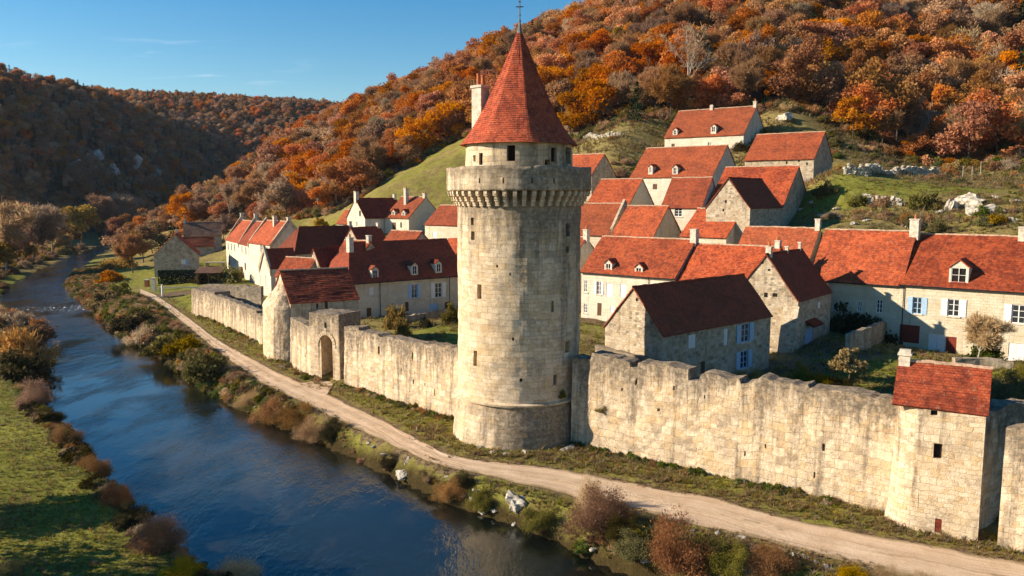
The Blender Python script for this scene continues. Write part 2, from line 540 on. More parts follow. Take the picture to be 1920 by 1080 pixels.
def tile_mat(name, red, light, dark, tw=.19, th=.15, moss=.3, pale=.3):
    m, g = newmat(name)
    uv = g.n('ShaderNodeUVMap').outputs[0]
    ob = g.n('ShaderNodeTexCoord').outputs['Object']
    oi = g.n('ShaderNodeObjectInfo').outputs['Random']
    j = g.jitter(uv, 2.0, .05)
    br = g.n('ShaderNodeTexBrick', {'Vector': j, 'Scale': 1.0, 'Mortar Size': .012, 'Mortar Smooth': .3, 'Brick Width': tw, 'Row Height': th, 'Color1': (0, 0, 0), 'Color2': (1, 1, 1), 'Mortar': (.5, .5, .5)})
    big = g.noise(ob, .35, 5, .65)
    med = g.noise(ob, 2.2, 5, .75)
    fine = g.noise(ob, 8, 3, .7)
    col = g.mix(br.outputs[0], red, light)
    col = g.mix(g.step(g.math('ADD', med, g.math('MULTIPLY', big, .5)), .62, .92), col, dark)
    col = g.mix(g.math('MULTIPLY', g.step(big, .5, .75), .5), col, tuple(c * .62 for c in red))
    col = g.mix(g.math('MULTIPLY', g.step(g.noise(ob, 3.9, 6, .8), .555, .63), moss), col, (.075, .03, .018))
    col = g.mix(g.math('MULTIPLY', g.step(g.noise(ob, 2.4, 7, .8, .6), .57, .66), pale), col, (.46, .27, .165))
    col = g.mix(g.math('MULTIPLY', br.outputs[1], .45), col, (.03, .015, .01))
    col = g.mix(g.math('MULTIPLY', g.math('FRACT', g.math('MULTIPLY', oi, 7.7)), .30), col, (.30, .115, .05))
    v = g.math('ADD', .74, g.math('MULTIPLY', oi, .44))
    col = g.mix(1.0, col, g.n('ShaderNodeCombineColor', {0: v, 1: v, 2: v}).outputs[0], 'MULTIPLY')
    h = g.math('ADD', g.math('MULTIPLY', br.outputs[1], -.7), g.math('ADD', g.math('MULTIPLY', br.outputs[0], .5), g.math('MULTIPLY', fine, .5)))
    g.out(g.bsdf(col, .86, h, .8, .05, .2))
    return m


def plain(name, col, rough=.8, var=.25, scale=3.0, spec=.2, metal=0.0):
    m, g = newmat(name)
    ob = g.n('ShaderNodeTexCoord').outputs['Object']
    n = g.noise(ob, scale, 5, .7)
    c = g.mix(g.step(n, .3, .72), tuple(x * (1 - var) for x in col), tuple(min(1, x * (1 + var * .5)) for x in col))
    g.out(g.bsdf(c, rough, n, .25, .02, spec, Metallic=metal))
    return m


def leaf_mat(name, a, b, c, trans=.35, hue=.022):
    """leaf colours a..c picked leaf by leaf, shifted a little from plant to plant"""
    m, g = newmat(name)
    t = g.attr('tint').outputs['Fac']
    oi = g.n('ShaderNodeObjectInfo').outputs['Random']
    col = g.ramp(t, [(0, a), (.5, b), (1, c)])
    hsv = g.n('ShaderNodeHueSaturation', {'Hue': g.math('ADD', .5 - hue * .5, g.math('MULTIPLY', oi, hue)), 'Saturation': g.math('ADD', .75, g.math('MULTIPLY', g.math('FRACT', g.math('MULTIPLY', oi, 7.3)), .4)),
                                          'Value': g.math('ADD', .65, g.math('MULTIPLY', g.math('FRACT', g.math('MULTIPLY', oi, 13.7)), .6)), 'Color': col})
    d = g.n('ShaderNodeBsdfDiffuse', {'Color': hsv.outputs[0], 'Roughness': .5})
    tr = g.n('ShaderNodeBsdfTranslucent', {'Color': hsv.outputs[0]})
    mx = g.n('ShaderNodeMixShader', {0: trans, 1: d.outputs[0], 2: tr.outputs[0]})
    g.out(mx.outputs[0])
    return m


M = {}
M['tower'] = stone_mat('tower limestone', (.68, .548, .385), (.61, .43, .23), (.38, .305, .22), mfill=.45, row=.31, bw=.66, stain=.72, block=.6, rowjit=.12, lime=.5)
M['wall'] = stone_mat('rampart limestone', (.68, .548, .385), (.62, .425, .22), (.38, .30, .215), row=.27, bw=.5, stain=.85, block=.75, lime=.55, rowjit=.12)
M['rubble'] = stone_mat('rubble house wall', (.53, .445, .33), (.46, .34, .20), (.22, .185, .145), row=.22, bw=.38, stain=.6, block=.9, lime=.5, rowjit=.14)
M['cream'] = stone_mat('lime rendered wall', (.68, .60, .45), (.60, .50, .33), (.46, .41, .33), row=.3, bw=.6, mortar=(.55, .48, .37), stain=.35, block=.15, lime=.3)
M['white'] = stone_mat('white rendered wall', (.72, .655, .53), (.66, .57, .42), (.52, .46, .37), row=.3, bw=.6, mortar=(.66, .6, .5), stain=.3, block=.12, lime=.3)
M['drystone'] = stone_mat('dry field stone', (.66, .60, .48), (.54, .45, .31), (.28, .25, .2), row=.20, bw=.28, mortar=(.08, .07, .05), stain=.3, block=.8, lime=.5, rowjit=.14)
M['tile'] = tile_mat('red clay tile', (.46, .074, .022), (.60, .132, .040), (.18, .031, .015), moss=.8, pale=.65)
M['tile_old'] = tile_mat('old red clay tile', (.42, .066, .024), (.56, .120, .045), (.16, .028, .016), tw=.22, th=.17, moss=.5, pale=.8)
M['tile_shade'] = tile_mat('shaded weathered tile', (.27, .038, .017), (.36, .062, .026), (.12, .021, .012), moss=.5, pale=.15)  # shade of slopes turned from the sun is mixed into this tile colour
M['tile_brown'] = tile_mat('brown weathered tile', (.19, .115, .075), (.26, .17, .12), (.10, .06, .045), moss=.5, pale=.2)
M['cone'] = tile_mat('tower roof tile', (.42, .066, .026), (.54, .118, .048), (.18, .03, .018), tw=.2, th=.16, moss=.5, pale=.7)
M['mortar'] = plain('ridge mortar', (.50, .33, .22), .95, .5, 4)
M['dark'] = plain('dark interior', (.018, .014, .011), 1.0, .3)  # near-black colour stands for the lack of light inside openings
M['glass'] = plain('window glass', (.03, .035, .04), .12, .2, 1.0, .6)
M['whitewood'] = plain('white painted wood', (.74, .72, .68), .6, .12, 6)
M['bluewood'] = plain('pale blue painted wood', (.34, .50, .66), .6, .2, 6)
M['redwood'] = plain('red brown painted wood', (.20, .035, .02), .6, .3, 6)
M['brownwood'] = plain('brown wood', (.13, .07, .035), .7, .4, 8)
M['ashlar'] = plain('dressed stone', (.60, .53, .41), .9, .25, 3)
M['chim'] = plain('chimney stone', (.60, .53, .42), .95, .4, 3)
M['pot'] = plain('chimney pot clay', (.45, .15, .06), .9, .3, 5)
M['iron'] = plain('dark iron', (.03, .03, .032), .55, .3, 8, .4, .6)
M['lead'] = plain('grey lead', (.16, .16, .165), .6, .3, 6)
M['slate'] = plain('grey roofing', (.23, .22, .21), .8, .4, 3)
M['rock'] = plain('pale limestone rock', (.47, .42, .34), .95, .7, 2.6)
M['fieldstone'] = plain('grey field stone', (.50, .45, .36), .95, .5, 1.1)
M['bark'] = plain('brown bark', (.10, .075, .055), .95, .4, 3)
M['palebark'] = plain('pale bark', (.40, .36, .30), .95, .3, 3)
M['rust'] = leaf_mat('rust oak leaves', (.21, .060, .011), (.49, .158, .022), (.66, .275, .046))
M['orange'] = leaf_mat('orange beech leaves', (.28, .085, .011), (.55, .185, .022), (.70, .31, .048))
M['twig'] = leaf_mat('bare brown twigs', (.22, .110, .046), (.41, .218, .092), (.56, .335, .16), .4, .02)
M['grey_twig'] = leaf_mat('bare grey twigs', (.34, .22, .12), (.54, .38, .21), (.68, .51, .31), .4, .02)
M['gold'] = leaf_mat('golden leaves', (.22, .125, .018), (.40, .25, .035), (.54, .38, .08))
M['green'] = leaf_mat('dark evergreen needles', (.010, .022, .010), (.022, .042, .016), (.045, .07, .025), .15)
M['olive'] = leaf_mat('olive shrub leaves', (.09, .078, .018), (.19, .16, .036), (.30, .25, .065))
M['greenleaf'] = leaf_mat('green shrub leaves', (.05, .078, .012), (.12, .155, .025), (.21, .24, .05))
M['russet'] = leaf_mat('russet brush', (.15, .085, .045), (.29, .145, .066), (.42, .235, .115), .35)
M['duskleaf'] = leaf_mat('dark brush leaves', (.030, .026, .010), (.065, .052, .018), (.11, .085, .032))
M['straw'] = leaf_mat('dry straw grass', (.19, .13, .05), (.33, .235, .10), (.48, .36, .18), .5)
M['grass'] = leaf_mat('meadow grass blades', (.16, .160, .026), (.30, .275, .052), (.43, .365, .10), .5)

# ground: grass, dry grass and bare earth mixed by noise and by where they lie
m, g = newmat('ground')
ob = g.n('ShaderNodeTexCoord').outputs['Object']
zg = g.attr('zone')
zs = g.n('ShaderNodeSeparateColor', {0: zg.outputs['Color']})
n_big = g.noise(ob, .09, 5, .6)
n_mid = g.noise(ob, .7, 5, .7)
n_fin = g.noise(ob, 5.0, 4, .75)
green = g.mix(g.step(n_mid, .3, .7), (.135, .14, .020), (.265, .25, .050))
dry = g.mix(g.step(n_mid, .3, .7), (.17, .13, .042), (.32, .245, .09))
earth = g.mix(g.step(n_fin, .3, .7), (.10, .068, .04), (.24, .17, .10))
k = g.math('ADD', zs.outputs[0], g.math('MULTIPLY', g.math('SUBTRACT', g.math('ADD', n_mid, n_big), 1.0), 1.3))
c = g.mix(g.step(k, .30, .70), dry, green)
k2 = g.math('ADD', zs.outputs[1], g.math('MULTIPLY', g.math('SUBTRACT', g.noise(ob, 1.1, 5, .7), .5), 1.6))
c = g.mix(g.step(k2, .40, .62), c, earth)
c = g.mix(g.step(zs.outputs[2], .25, .8), c, g.mix(n_mid, (.020, .016, .007), (.085, .060, .022)))
c = g.mix(.6, c, g.mix(g.step(n_fin, .25, .75), (.5, .5, .5), (1.2, 1.2, 1.2)), 'MULTIPLY')
g.out(g.bsdf(c, .97, g.math('ADD', n_fin, g.math('MULTIPLY', n_mid, 1.5)), .9, .15, .05))
M['ground'] = m

m, g = newmat('path earth')
ob = g.n('ShaderNodeTexCoord').outputs['Object']
uv = g.n('ShaderNodeUVMap').outputs[0]
n1 = g.noise(ob, .5, 5, .65)
n2 = g.noise(ob, 3, 6, .8)
n3 = g.noise(ob, 16, 2, .7)
tr = g.noise(g.vscale(uv, (.07, 3.4, 1)), 1.0, 5, .7)
c = g.mix(g.step(n1, .3, .72), (.53, .375, .24), (.66, .50, .345))
c = g.mix(g.math('MULTIPLY', g.step(tr, .48, .64), .65), c, (.36, .235, .135))
c = g.mix(g.math('MULTIPLY', g.step(n2, .56, .72), .45), c, (.33, .21, .12))
c = g.mix(g.math('MULTIPLY', g.step(n3, .62, .72), .5), c, (.68, .56, .42))
ed = g.math('ABSOLUTE', g.math('SUBTRACT', g.n('ShaderNodeSeparateXYZ', {0: g.n('ShaderNodeAttribute', attribute_name='edge').outputs['Vector']}).outputs[0], .5))
mid = g.math('MULTIPLY', g.math('SUBTRACT', 1.0, g.step(ed, .02, .10)), g.step(g.noise(ob, .8, 5, .7), .5, .66))
c = g.mix(g.math('MULTIPLY', mid, .5), c, (.20, .15, .06))
c = g.mix(g.math('MULTIPLY', g.step(g.math('ADD', ed, g.math('MULTIPLY', g.math('SUBTRACT', n1, .5), .35)), .37, .5), .75), c, (.17, .125, .05))
g.out(g.bsdf(c, .98, g.math('ADD', g.math('ADD', n2, g.math('MULTIPLY', n3, .6)), tr), .9, .07, .05))
M['path'] = m

m, g = newmat('river water')
ob = g.n('ShaderNodeTexCoord').outputs['Object']
flow = g.n('ShaderNodeMapping', {'Vector': ob, 'Rotation': (0, 0, radians(40)), 'Scale': (1.0, .42, 1)}).outputs[0]
fx = g.jitter(flow, .35, 1.6)
b1 = g.noise(fx, .8, 5, .62)
b2 = g.noise(flow, 3.6, 4, .6)
sepw = g.n('ShaderNodeSeparateXYZ', {0: ob})
rp = at_z(138, 578, WATER_Z)
dx = g.math('MULTIPLY', g.math('SUBTRACT', sepw.outputs[0], float(rp[0])), 1 / 13.)
dy = g.math('MULTIPLY', g.math('SUBTRACT', sepw.outputs[1], float(rp[1])), 1 / 6.5)
rr = g.math('SQRT', g.math('ADD', g.math('MULTIPLY', dx, dx), g.math('MULTIPLY', dy, dy)))
rap = g.math('SUBTRACT', 1.0, g.step(rr, .3, 1.0))
calm = g.step(g.noise(g.vscale(flow, (1.0, .7, 1)), .13, 4, .6, .5), .40, .62)
bn = g.n('ShaderNodeBump', {'Height': g.math('ADD', b1, g.math('MULTIPLY', b2, .35)), 'Strength': g.math('ADD', g.math('ADD', .06, g.math('MULTIPLY', g.step(sepw.outputs[1], 120., 200.), .5)), g.math('MULTIPLY', calm, .52)), 'Distance': .30})
foam = g.math('MULTIPLY', g.step(g.noise(g.vscale(flow, (1.2, 3.0, 1)), 1.1, 6, .75), .55, .66), rap)
gl = g.n('ShaderNodeBsdfGlossy', {'Color': (.92, .95, 1), 'Roughness': .05, 'Normal': bn.outputs[0]})
tp = g.n('ShaderNodeBsdfTransparent', {'Color': (.42, .44, .36)})
deep = g.n('ShaderNodeBsdfDiffuse', {'Color': g.mix(g.step(g.noise(g.jitter(flow, .2, 4.0), .12, 5, .7), .48, .64), (.014, .020, .017), (.050, .046, .030))})
sh = g.n('ShaderNodeMixShader', {0: g.math('SUBTRACT', 1.0, g.math('MULTIPLY', g.attr('shallow').outputs['Fac'], .8)), 1: tp.outputs[0], 2: deep.outputs[0]})
fr = g.n('ShaderNodeFresnel', {'IOR': 1.33, 'Normal': bn.outputs[0]})
wsh = g.n('ShaderNodeMixShader', {0: g.math('MINIMUM', g.math('ADD', g.math('MULTIPLY', fr.outputs[0], 1.15), .03), 1.0), 1: sh.outputs[0], 2: gl.outputs[0]})
fo = g.n('ShaderNodeBsdfDiffuse', {'Color': (.75, .78, .8)})
g.out(g.n('ShaderNodeMixShader', {0: foam, 1: wsh.outputs[0], 2: fo.outputs[0]}).outputs[0])
M['water'] = m
#@@STRUCT
# ------------------------------------------------------------------ ground, water, path
def axis(lo, hi, n0, n1, step, grow=1.09, cap=26):
    a = list(np.arange(n0, n1, step))
    s, v = step, n1
    up = []
    while v < hi:
        up.append(v)
        s = min(cap, s * grow)
        v += s
    up.append(hi)
    s, v, dn = step, n0, []
    while v > lo:
        s = min(cap, s * grow)
        v -= s
        dn.append(max(v, lo))
    return np.array(dn[::-1] + a + up)


EDGE = [(350, 432, 300), (450, 408, 280), (560, 392, 232), (640, 364, 224), (690, 333, 230), (750, 310, 238), (870, 252, 248), (1000, 247, 226), (1090, 265, 205), (1200, 218, 202), (1300, 200, 197), (1450, 192, 193),
        (1590, 200, 190), (1640, 270, 180), (1720, 285, 176), (1800, 290, 172), (1960, 292, 168)]
forest_poly = np.array([at_y(x, y, d)[:2] for x, y, d in EDGE] + [np.array(p) for p in [(170, 150), (330, 150), (420, 420), (200, 640), (-120, 640), (-170, 520), (-165, 430), (-150, 370)]])
far_poly = np.array([(-205, 340), (-218, 470), (-226, 600), (-232, 660), (-215, 640), (-160, 560), (-100, 650), (-80, 740), (-80, 1100), (-900, 1100), (-900, 380), (-420, 330), (-300, 345)], float)
LAWNS = [(1700, 352, 20, 6.5, .9), (1800, 350, 12, 5, .6), (830, 640, 7, 10, 1.0), (1660, 705, 9, 8, .9), (1560, 705, 5, 4, .2), (1500, 450, 6, 5, .7), (720, 350, 60, 60, .5), (1890, 700, 5, 6, .8), (1120, 615, 8, 5, .7)]


YARDS = [(1485, 700, 5, 4), (1540, 655, 6, 5), (1600, 660, 4, 4), (1460, 720, 6, 3), (1850, 685, 9, 2.5), (400, 515, 10, 12), (330, 552, 7, 5), (455, 545, 8, 9), (760, 596, 9, 3), (1110, 600, 7, 4), (1500, 600, 6, 6), (1250, 470, 8, 6), (1420, 450, 8, 6)]


def zone(P):
    Z = np.zeros((len(P), 3))
    ins, ds = poly_info(P, strip_poly)
    rin, dr = poly_info(P, river_poly)
    dp_in, dp = poly_info(P, path_c)
    left = (~ins) & (P[:, 0] < -8) & (dr < 140) & (P[:, 1] < 215) & (P[:, 0] + 20 < -.33 * P[:, 1] + 20)
    Z[:, 0] = np.where(ins, .64, np.where(left, .78, .16))
    Z[:, 1] = np.where(ins, .10, .05)
    Z[:, 1] += np.where(ins, .42 * np.exp(-(dp / 1.0)), 0) + np.where(dp_in, .6, 0)
    Z[:, 0] -= np.where(ins, .20 * np.exp(-(dp / 2.0)), 0)
    for px, py, rx, ry, a in LAWNS:
        c = on_land(px, py)
        q = np.exp(-(((P[:, 0] - c[0]) / rx) ** 2 + ((P[:, 1] - c[1]) / ry) ** 2) ** 1.5)
        Z[:, 0] = np.maximum(Z[:, 0], q * a)
        if a > .5:
            Z[:, 1] *= 1 - q
    for px, py, rx, ry in YARDS:
        c = on_land(px, py)
        q = np.exp(-(((P[:, 0] - c[0]) / rx) ** 2 + ((P[:, 1] - c[1]) / ry) ** 2) ** 1.5)
        Z[:, 1] = np.maximum(Z[:, 1], q * .8)
    f_in, fd = poly_info(P, forest_poly)
    f_in |= poly_info(P, far_poly)[0] | (P[:, 0] < -205) & (P[:, 1] > 330)
    Z[:, 1] = np.where(f_in, .75, Z[:, 1])
    Z[:, 0] = np.where(f_in, .0, Z[:, 0])
    Z[:, 2] = np.where(rin, 1.0, np.exp(-(dr / .9) ** 2) * .9)
    return np.clip(Z, 0, 1)


gx = axis(-1200, 1200, -72, 56, .85, 1.045)
gy = axis(14, 1500, 36, 128, .85, 1.04)
GX, GY = np.meshgrid(gx, gy, indexing='ij')
GP = np.stack([GX.ravel(), GY.ravel()], 1)
GZ = land(GP)
_pin, _pd = poly_info(GP, path_c)
_flat = np.where(_pin, 1.0, 1 - smooth(_pd / 1.2))
PATH_Z = lambda P: fbm(P[:, 0] / 14, P[:, 1] / 14, 40, 2) * .10 + .02
GZ = GZ * (1 - _flat) + (PATH_Z(GP) - .05) * _flat
nx, ny = len(gx), len(gy)
I = np.arange(nx * ny).reshape(nx, ny)
quads = np.stack([I[:-1, :-1], I[1:, :-1], I[1:, 1:], I[:-1, 1:]], -1).reshape(-1, 4)
me = bpy.data.meshes.new("ground")
me.from_pydata(np.column_stack([GP, GZ]).tolist(), [], quads.tolist())
at = me.attributes.new("zone", 'FLOAT_COLOR', 'POINT')
ZC = zone(GP)
at.data.foreach_set("color", np.column_stack([ZC, np.ones(len(ZC))]).ravel())
me.polygons.foreach_set("use_smooth", [True] * len(me.polygons))
me.materials.append(M['ground'])
tag(link(bpy.data.objects.new("ground", me)), kind='structure')

# water sheet over the channel
wx, wy = axis(-260, 90, -60, 40, 1.6, 1.05, 9), axis(12, 460, 30, 120, 1.6, 1.05, 9)
WX, WY = np.meshgrid(wx, wy, indexing='ij')
WP = np.stack([WX.ravel(), WY.ravel()], 1)
win, wd = poly_info(WP, river_poly)
me = bpy.data.meshes.new("river")
I = np.arange(len(wx) * len(wy)).reshape(len(wx), len(wy))
quads = np.stack([I[:-1, :-1], I[1:, :-1], I[1:, 1:], I[:-1, 1:]], -1).reshape(-1, 4)
ok = (win | (wd < 9))[quads].any(1)
me.from_pydata(np.column_stack([WP, np.full(len(WP), WATER_Z)]).tolist(), [], quads[ok].tolist())
at = me.attributes.new("shallow", 'FLOAT', 'POINT')
at.data.foreach_set("value", np.where(win, np.exp(-(wd / 4.6) ** 1.3), 1.0))
me.materials.append(M['water'])
tag(link(bpy.data.objects.new("river", me)), kind='structure')

# path: a sheet a little above the ground, ragged at both edges
mb = MB()
seg = []
for i in range(len(path_up) - 1):
    n = max(2, int(np.linalg.norm(path_up[i + 1] - path_up[i]) / .6))
    for k in range(n):
        t = k / n
        seg.append((path_up[i] * (1 - t) + path_up[i + 1] * t, path_lo[i] * (1 - t) + path_lo[i + 1] * t))
for _ in range(6):                                   # round the corners of the traced edge
    seg = [seg[0]] + [tuple((seg[i - 1][q] + 2 * seg[i][q] + seg[i + 1][q]) / 4 for q in (0, 1)) for i in range(1, len(seg) - 1)] + [seg[-1]]
rows, edge_v = [], []
NA = 14
run = 0
for i, (a, b) in enumerate(seg):
    if i:
        run += np.linalg.norm(seg[i][0] - seg[i - 1][0])
    wa = vnoise(run / 1.7, 3.3, 61) * .55 + vnoise(run / .7, 1.3, 62) * .3
    wb = vnoise(run / 1.7, 9.3, 63) * .55 + vnoise(run / .7, 5.3, 64) * .3
    dirn = (b - a) / np.linalg.norm(b - a)
    a2, b2 = a + dirn * wa, b + dirn * wb
    ln = np.linalg.norm(b2 - a2)
    P = np.array([a2 + (b2 - a2) * t for t in np.linspace(0, 1, NA)])
    t = np.linspace(0, 1, NA)
    rut = -.09 * (np.exp(-((t - .28) / .09) ** 2) + np.exp(-((t - .72) / .09) ** 2)) - .10 * (np.exp(-(t / .05) ** 2) + np.exp(-((1 - t) / .05) ** 2))
    z = PATH_Z(P) + .045 + rut * .6
    rows.append((np.column_stack([P, z]), run, ln))
verts = np.vstack([r[0] for r in rows])
fs = [(i * NA + k, i * NA + k + 1, (i + 1) * NA + k + 1, (i + 1) * NA + k) for i in range(len(rows) - 1) for k in range(NA - 1)]
me = bpy.data.meshes.new("path")
me.from_pydata(verts.tolist(), [], fs)
ul = me.uv_layers.new(name="UVMap")
uvs = []
for f in me.polygons:
    for vi in f.vertices:
        r, k = divmod(vi, NA)
        uvs += [rows[r][1], k / (NA - 1) * rows[r][2]]
ul.data.foreach_set("uv", uvs)
at = me.attributes.new("edge", 'FLOAT', 'POINT')
at.data.foreach_set("value", np.tile(np.linspace(0, 1, NA), len(rows)))
me.polygons.foreach_set("use_smooth", [True] * len(me.polygons))
me.materials.append(M['path'])
tag(link(bpy.data.objects.new("path", me)), kind='structure')

# spur of the path that leads into the gate arch
mb = MB()
A0, A1, B0, B1 = at_z(545, 722, 0), at_z(612, 742, 0), at_z(600, 714, 0), at_z(629, 714, 0)
mb2 = [np.array(A0[:2]), np.array(A1[:2]), np.array(B1[:2]), np.array(B0[:2])]
us = np.linspace(0, 1, 12)


def spur(u, v):
    lo = mb2[0] * (1 - u) + mb2[1] * u
    hi = mb2[3] * (1 - u) + mb2[2] * u
    k = v ** .8
    p = lo * (1 - k) + hi * k + np.array([0, 2.6]) * (v > .99)
    pz = float(PATH_Z(np.array([p]))[0]) + .055 - (.03 if 0 < v < 1 else 0)
    return (p[0], p[1], pz)


mb.grid(spur, list(us), list(np.linspace(0, 1, 14)))
o = mb.build("gate_path", M['path'], smooth_=True)
at = o.data.attributes.new("edge", 'FLOAT', 'POINT')
at.data.foreach_set("value", [.3] * len(o.data.vertices))
tag(o, kind='structure')


# ------------------------------------------------------------------ walls with real openings
def shell(mb, P, us, vs, holes, m=0, dark=1, flip=False, reveal=None):
    """outer face P(u,v,d=0) as a grid; each hole (u0,u1,v0,v1,depth) gets four reveals and a dark back"""
    us = sorted(set(us) | {h[k] for h in holes for k in (0, 1)})
    vs = sorted(set(vs) | {h[k] for h in holes for k in (2, 3)})

    def inh(u, v):
        return any(h[0] < u < h[1] and h[2] < v < h[3] for h in holes)
    mb.grid(lambda u, v: P(u, v, 0), us, vs, m, inh, flip=flip)
    for u0, u1, v0, v1, d in holes:
        for (a, b) in (((u0, v0), (u0, v1)), ((u1, v1), (u1, v0)), ((u0, v1), (u1, v1)), ((u1, v0), (u0, v0))):
            q = [P(a[0], a[1], 0), P(b[0], b[1], 0), P(b[0], b[1], d), P(a[0], a[1], d)]
            t = [(a[0], a[1]), (b[0], b[1]), (b[0] + d, b[1]), (a[0] + d, a[1])]
            if flip:
                q, t = q[::-1], t[::-1]
            mb.face(q, t, m if reveal is None else reveal)
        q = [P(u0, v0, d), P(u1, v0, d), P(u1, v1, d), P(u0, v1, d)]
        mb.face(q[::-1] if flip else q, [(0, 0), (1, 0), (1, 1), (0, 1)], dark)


def stain_attr(o, fn):
    me = o.data
    at = me.attributes.new("stain", 'FLOAT', 'POINT')
    co = np.empty(len(me.vertices) * 3)
    me.vertices.foreach_get("co", co)
    at.data.foreach_set("value", np.clip(fn(co.reshape(-1, 3)), 0, 1))


# ---- the round keep
TX, TY, TR = .55, 64.0, 4.9
TB = -.5


def keep_r(z):
    if z < 3.3:
        return 5.38 - .30 * (z / 3.3)
    return TR + .06 - .06 * min(1, (z - 3.3) / 5)


keep = empty("round_tower", (TX, TY, 0))
tag(keep, "tall round stone keep with a red conical roof rising from the rampart", "tower")


def slit(px, py, wpx, hpx, r=TR):
    ph = math.asin(max(-.99, min(.99, (px - 972) / 115)))
    yy = TY - r * cos(ph)
    z = at_y(px, py, yy)[2]
    k = yy / FPX
    return (ph * r - wpx * k / 2 / max(.35, cos(ph)), ph * r + wpx * k / 2 / max(.35, cos(ph)), z - hpx * k / 2, z + hpx * k / 2, .7)


slits = [slit(*s) for s in [(888, 415, 6, 14), (889, 442, 7, 16), (901, 547, 8, 28), (893, 672, 7, 30), (933, 499, 4, 5), (956, 514, 3, 5), (961, 636, 4, 6), (1059, 431, 8, 24), (1058, 468, 6, 12), (1031, 575, 5, 21), (1036, 712, 7, 20),
                            (1060, 650, 10, 22), (975, 713, 5, 7)]]
NSEG = 112
SEAM = pi * TR
mb = MB()


def keepP(u, v, d):
    ph = u / TR
    r = keep_r(v) - d
    if d == 0:
        r += (fbm(u / 1.1, v / .8, 71, 3)) * .075 + (vnoise(u / .5, v / .33, 77)) * .025
    return (r * sin(ph), -r * cos(ph), v)


vs = lines(TB, 19.55, .36)
shell(mb, keepP, lines(-SEAM, SEAM, 2 * SEAM / NSEG), vs, slits)
o = mb.build("shaft", [M['tower'], M['dark']], keep, True)
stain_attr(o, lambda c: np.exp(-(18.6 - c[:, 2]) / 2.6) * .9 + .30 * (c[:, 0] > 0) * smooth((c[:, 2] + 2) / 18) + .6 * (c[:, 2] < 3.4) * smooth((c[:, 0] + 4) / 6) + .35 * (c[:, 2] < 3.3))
mb = MB()
for k in range(72):
    a0, a1 = 2 * pi * k / 72, 2 * pi * (k + 1) / 72
    pr = [(5.06, 3.22), (5.24, 3.26), (5.27, 3.40), (4.92, 3.52)]
    dz = [vnoise(q * 9, .5, 66) * .03 for q in (k / 72, ((k + 1) % 72) / 72)]
    for (r0, z0), (r1, z1) in zip(pr, pr[1:]):
        mb.face([(r0 * sin(a0), -r0 * cos(a0), z0 + dz[0]), (r0 * sin(a1), -r0 * cos(a1), z0 + dz[1]), (r1 * sin(a1), -r1 * cos(a1), z1 + dz[1]), (r1 * sin(a0), -r1 * cos(a0), z1 + dz[0])],
                [(a0 * 5, z0), (a1 * 5, z0), (a1 * 5, z1), (a0 * 5, z1)])
mb.build("string_course", M['tower'], keep)

NC = 48
corbel0 = None
for k in range(NC):
    a = 2 * pi * (k + .5) / NC
    if corbel0 is None:
        mb = MB()
        for (y0, z0, z1) in ((.26, .15, .50), (.48, .50, .88), (.74, .88, 1.32)):
            mb.box(-.15, .15, -y0, .25, z0 + .01, z1)
            mb.box(-.13, .13, -y0 + .03 - .09, -y0 + .031, z0 + .16, z1 - .02)
        o = corbel0 = mb.build("corbel", M['tower'], keep)
        bev = o.modifiers.new("b", 'BEVEL')
        bev.width = .04
    else:
        o = corbel0.copy()
        link(o, keep)
    o.location = (4.86 * sin(a), -4.86 * cos(a), 18.2 + RNG.uniform(-.03, .03))
    o.rotation_euler = (RNG.uniform(-.03, .03), 0, a + RNG.uniform(-.04, .04))

PR = 5.72
mb = MB()
NP_ = 96


def parP(u, v, d):
    ph = u / PR
    top = 21.28 + (fbm(u / 1.5, 1.2, 81, 3) * .16)
    z = 19.5 + (top - 19.5) * v if v <= 1 else top
    r = PR - d + vnoise(u / .6, v * 5, 83) * .04
    return (r * sin(ph), -r * cos(ph), z)


uu = lines(-pi * PR, pi * PR, 2 * pi * PR / NP_)
pholes = [(x - .05, x + .05, .3, .5, .5) for x in (-3.1, -1.2, .9, 2.6)]
vv = [0, .1, .25, .4, .55, .7, .85, 1]
shell(mb, parP, uu, vv, pholes)
mb.grid(lambda u, v: parP(u, 1, v), uu, [0, .15, .3, .45, .6])
mb.grid(lambda u, v: parP(u, v, .6), uu, [0, .5, 1], flip=True)
mb.grid(lambda u, v: parP(u, 0, v), uu, [0, .3, .6], flip=True)
for f in range(len(mb.uv)):
    mb.uv[f] = [(a, b * 1.8 if b <= 1 else b) for a, b in mb.uv[f]]
o = mb.build("parapet", [M['tower'], M['dark']], keep, True, weld=True)
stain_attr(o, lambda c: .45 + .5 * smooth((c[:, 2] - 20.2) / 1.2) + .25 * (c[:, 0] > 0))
mb = MB()
for k in range(48):
    a0, a1 = 2 * pi * k / 48, 2 * pi * (k + 1) / 48
    for r0, r1, z in ((4.0, 5.3, 19.75),):
        mb.face([(r0 * sin(a0), -r0 * cos(a0), z), (r1 * sin(a0), -r1 * cos(a0), z), (r1 * sin(a1), -r1 * cos(a1), z), (r0 * sin(a1), -r0 * cos(a1), z)])
    r0, r1, z = 4.6, 5.3, 18.6
mb.build("wall_walk", M['rubble'], keep)

DR = 4.22


def drum_hole(px, py, wpx, hpx, d=.5):
    ph = math.asin((px - 972) / 99)
    yy = TY - DR * cos(ph)
    k = yy / FPX
    z = at_y(px, py, yy)[2]
    return (ph * DR - wpx * k / 2 / max(.4, cos(ph)), ph * DR + wpx * k / 2 / max(.4, cos(ph)), z - hpx * k / 2, z + hpx * k / 2, d)


mb = MB()


def drumP(u, v, d):
    ph = u / DR
    r = DR - d + (fbm(u / .9, v / .9, 91, 2) * .05 if d == 0 else 0)
    return (r * sin(ph), -r * cos(ph), v)


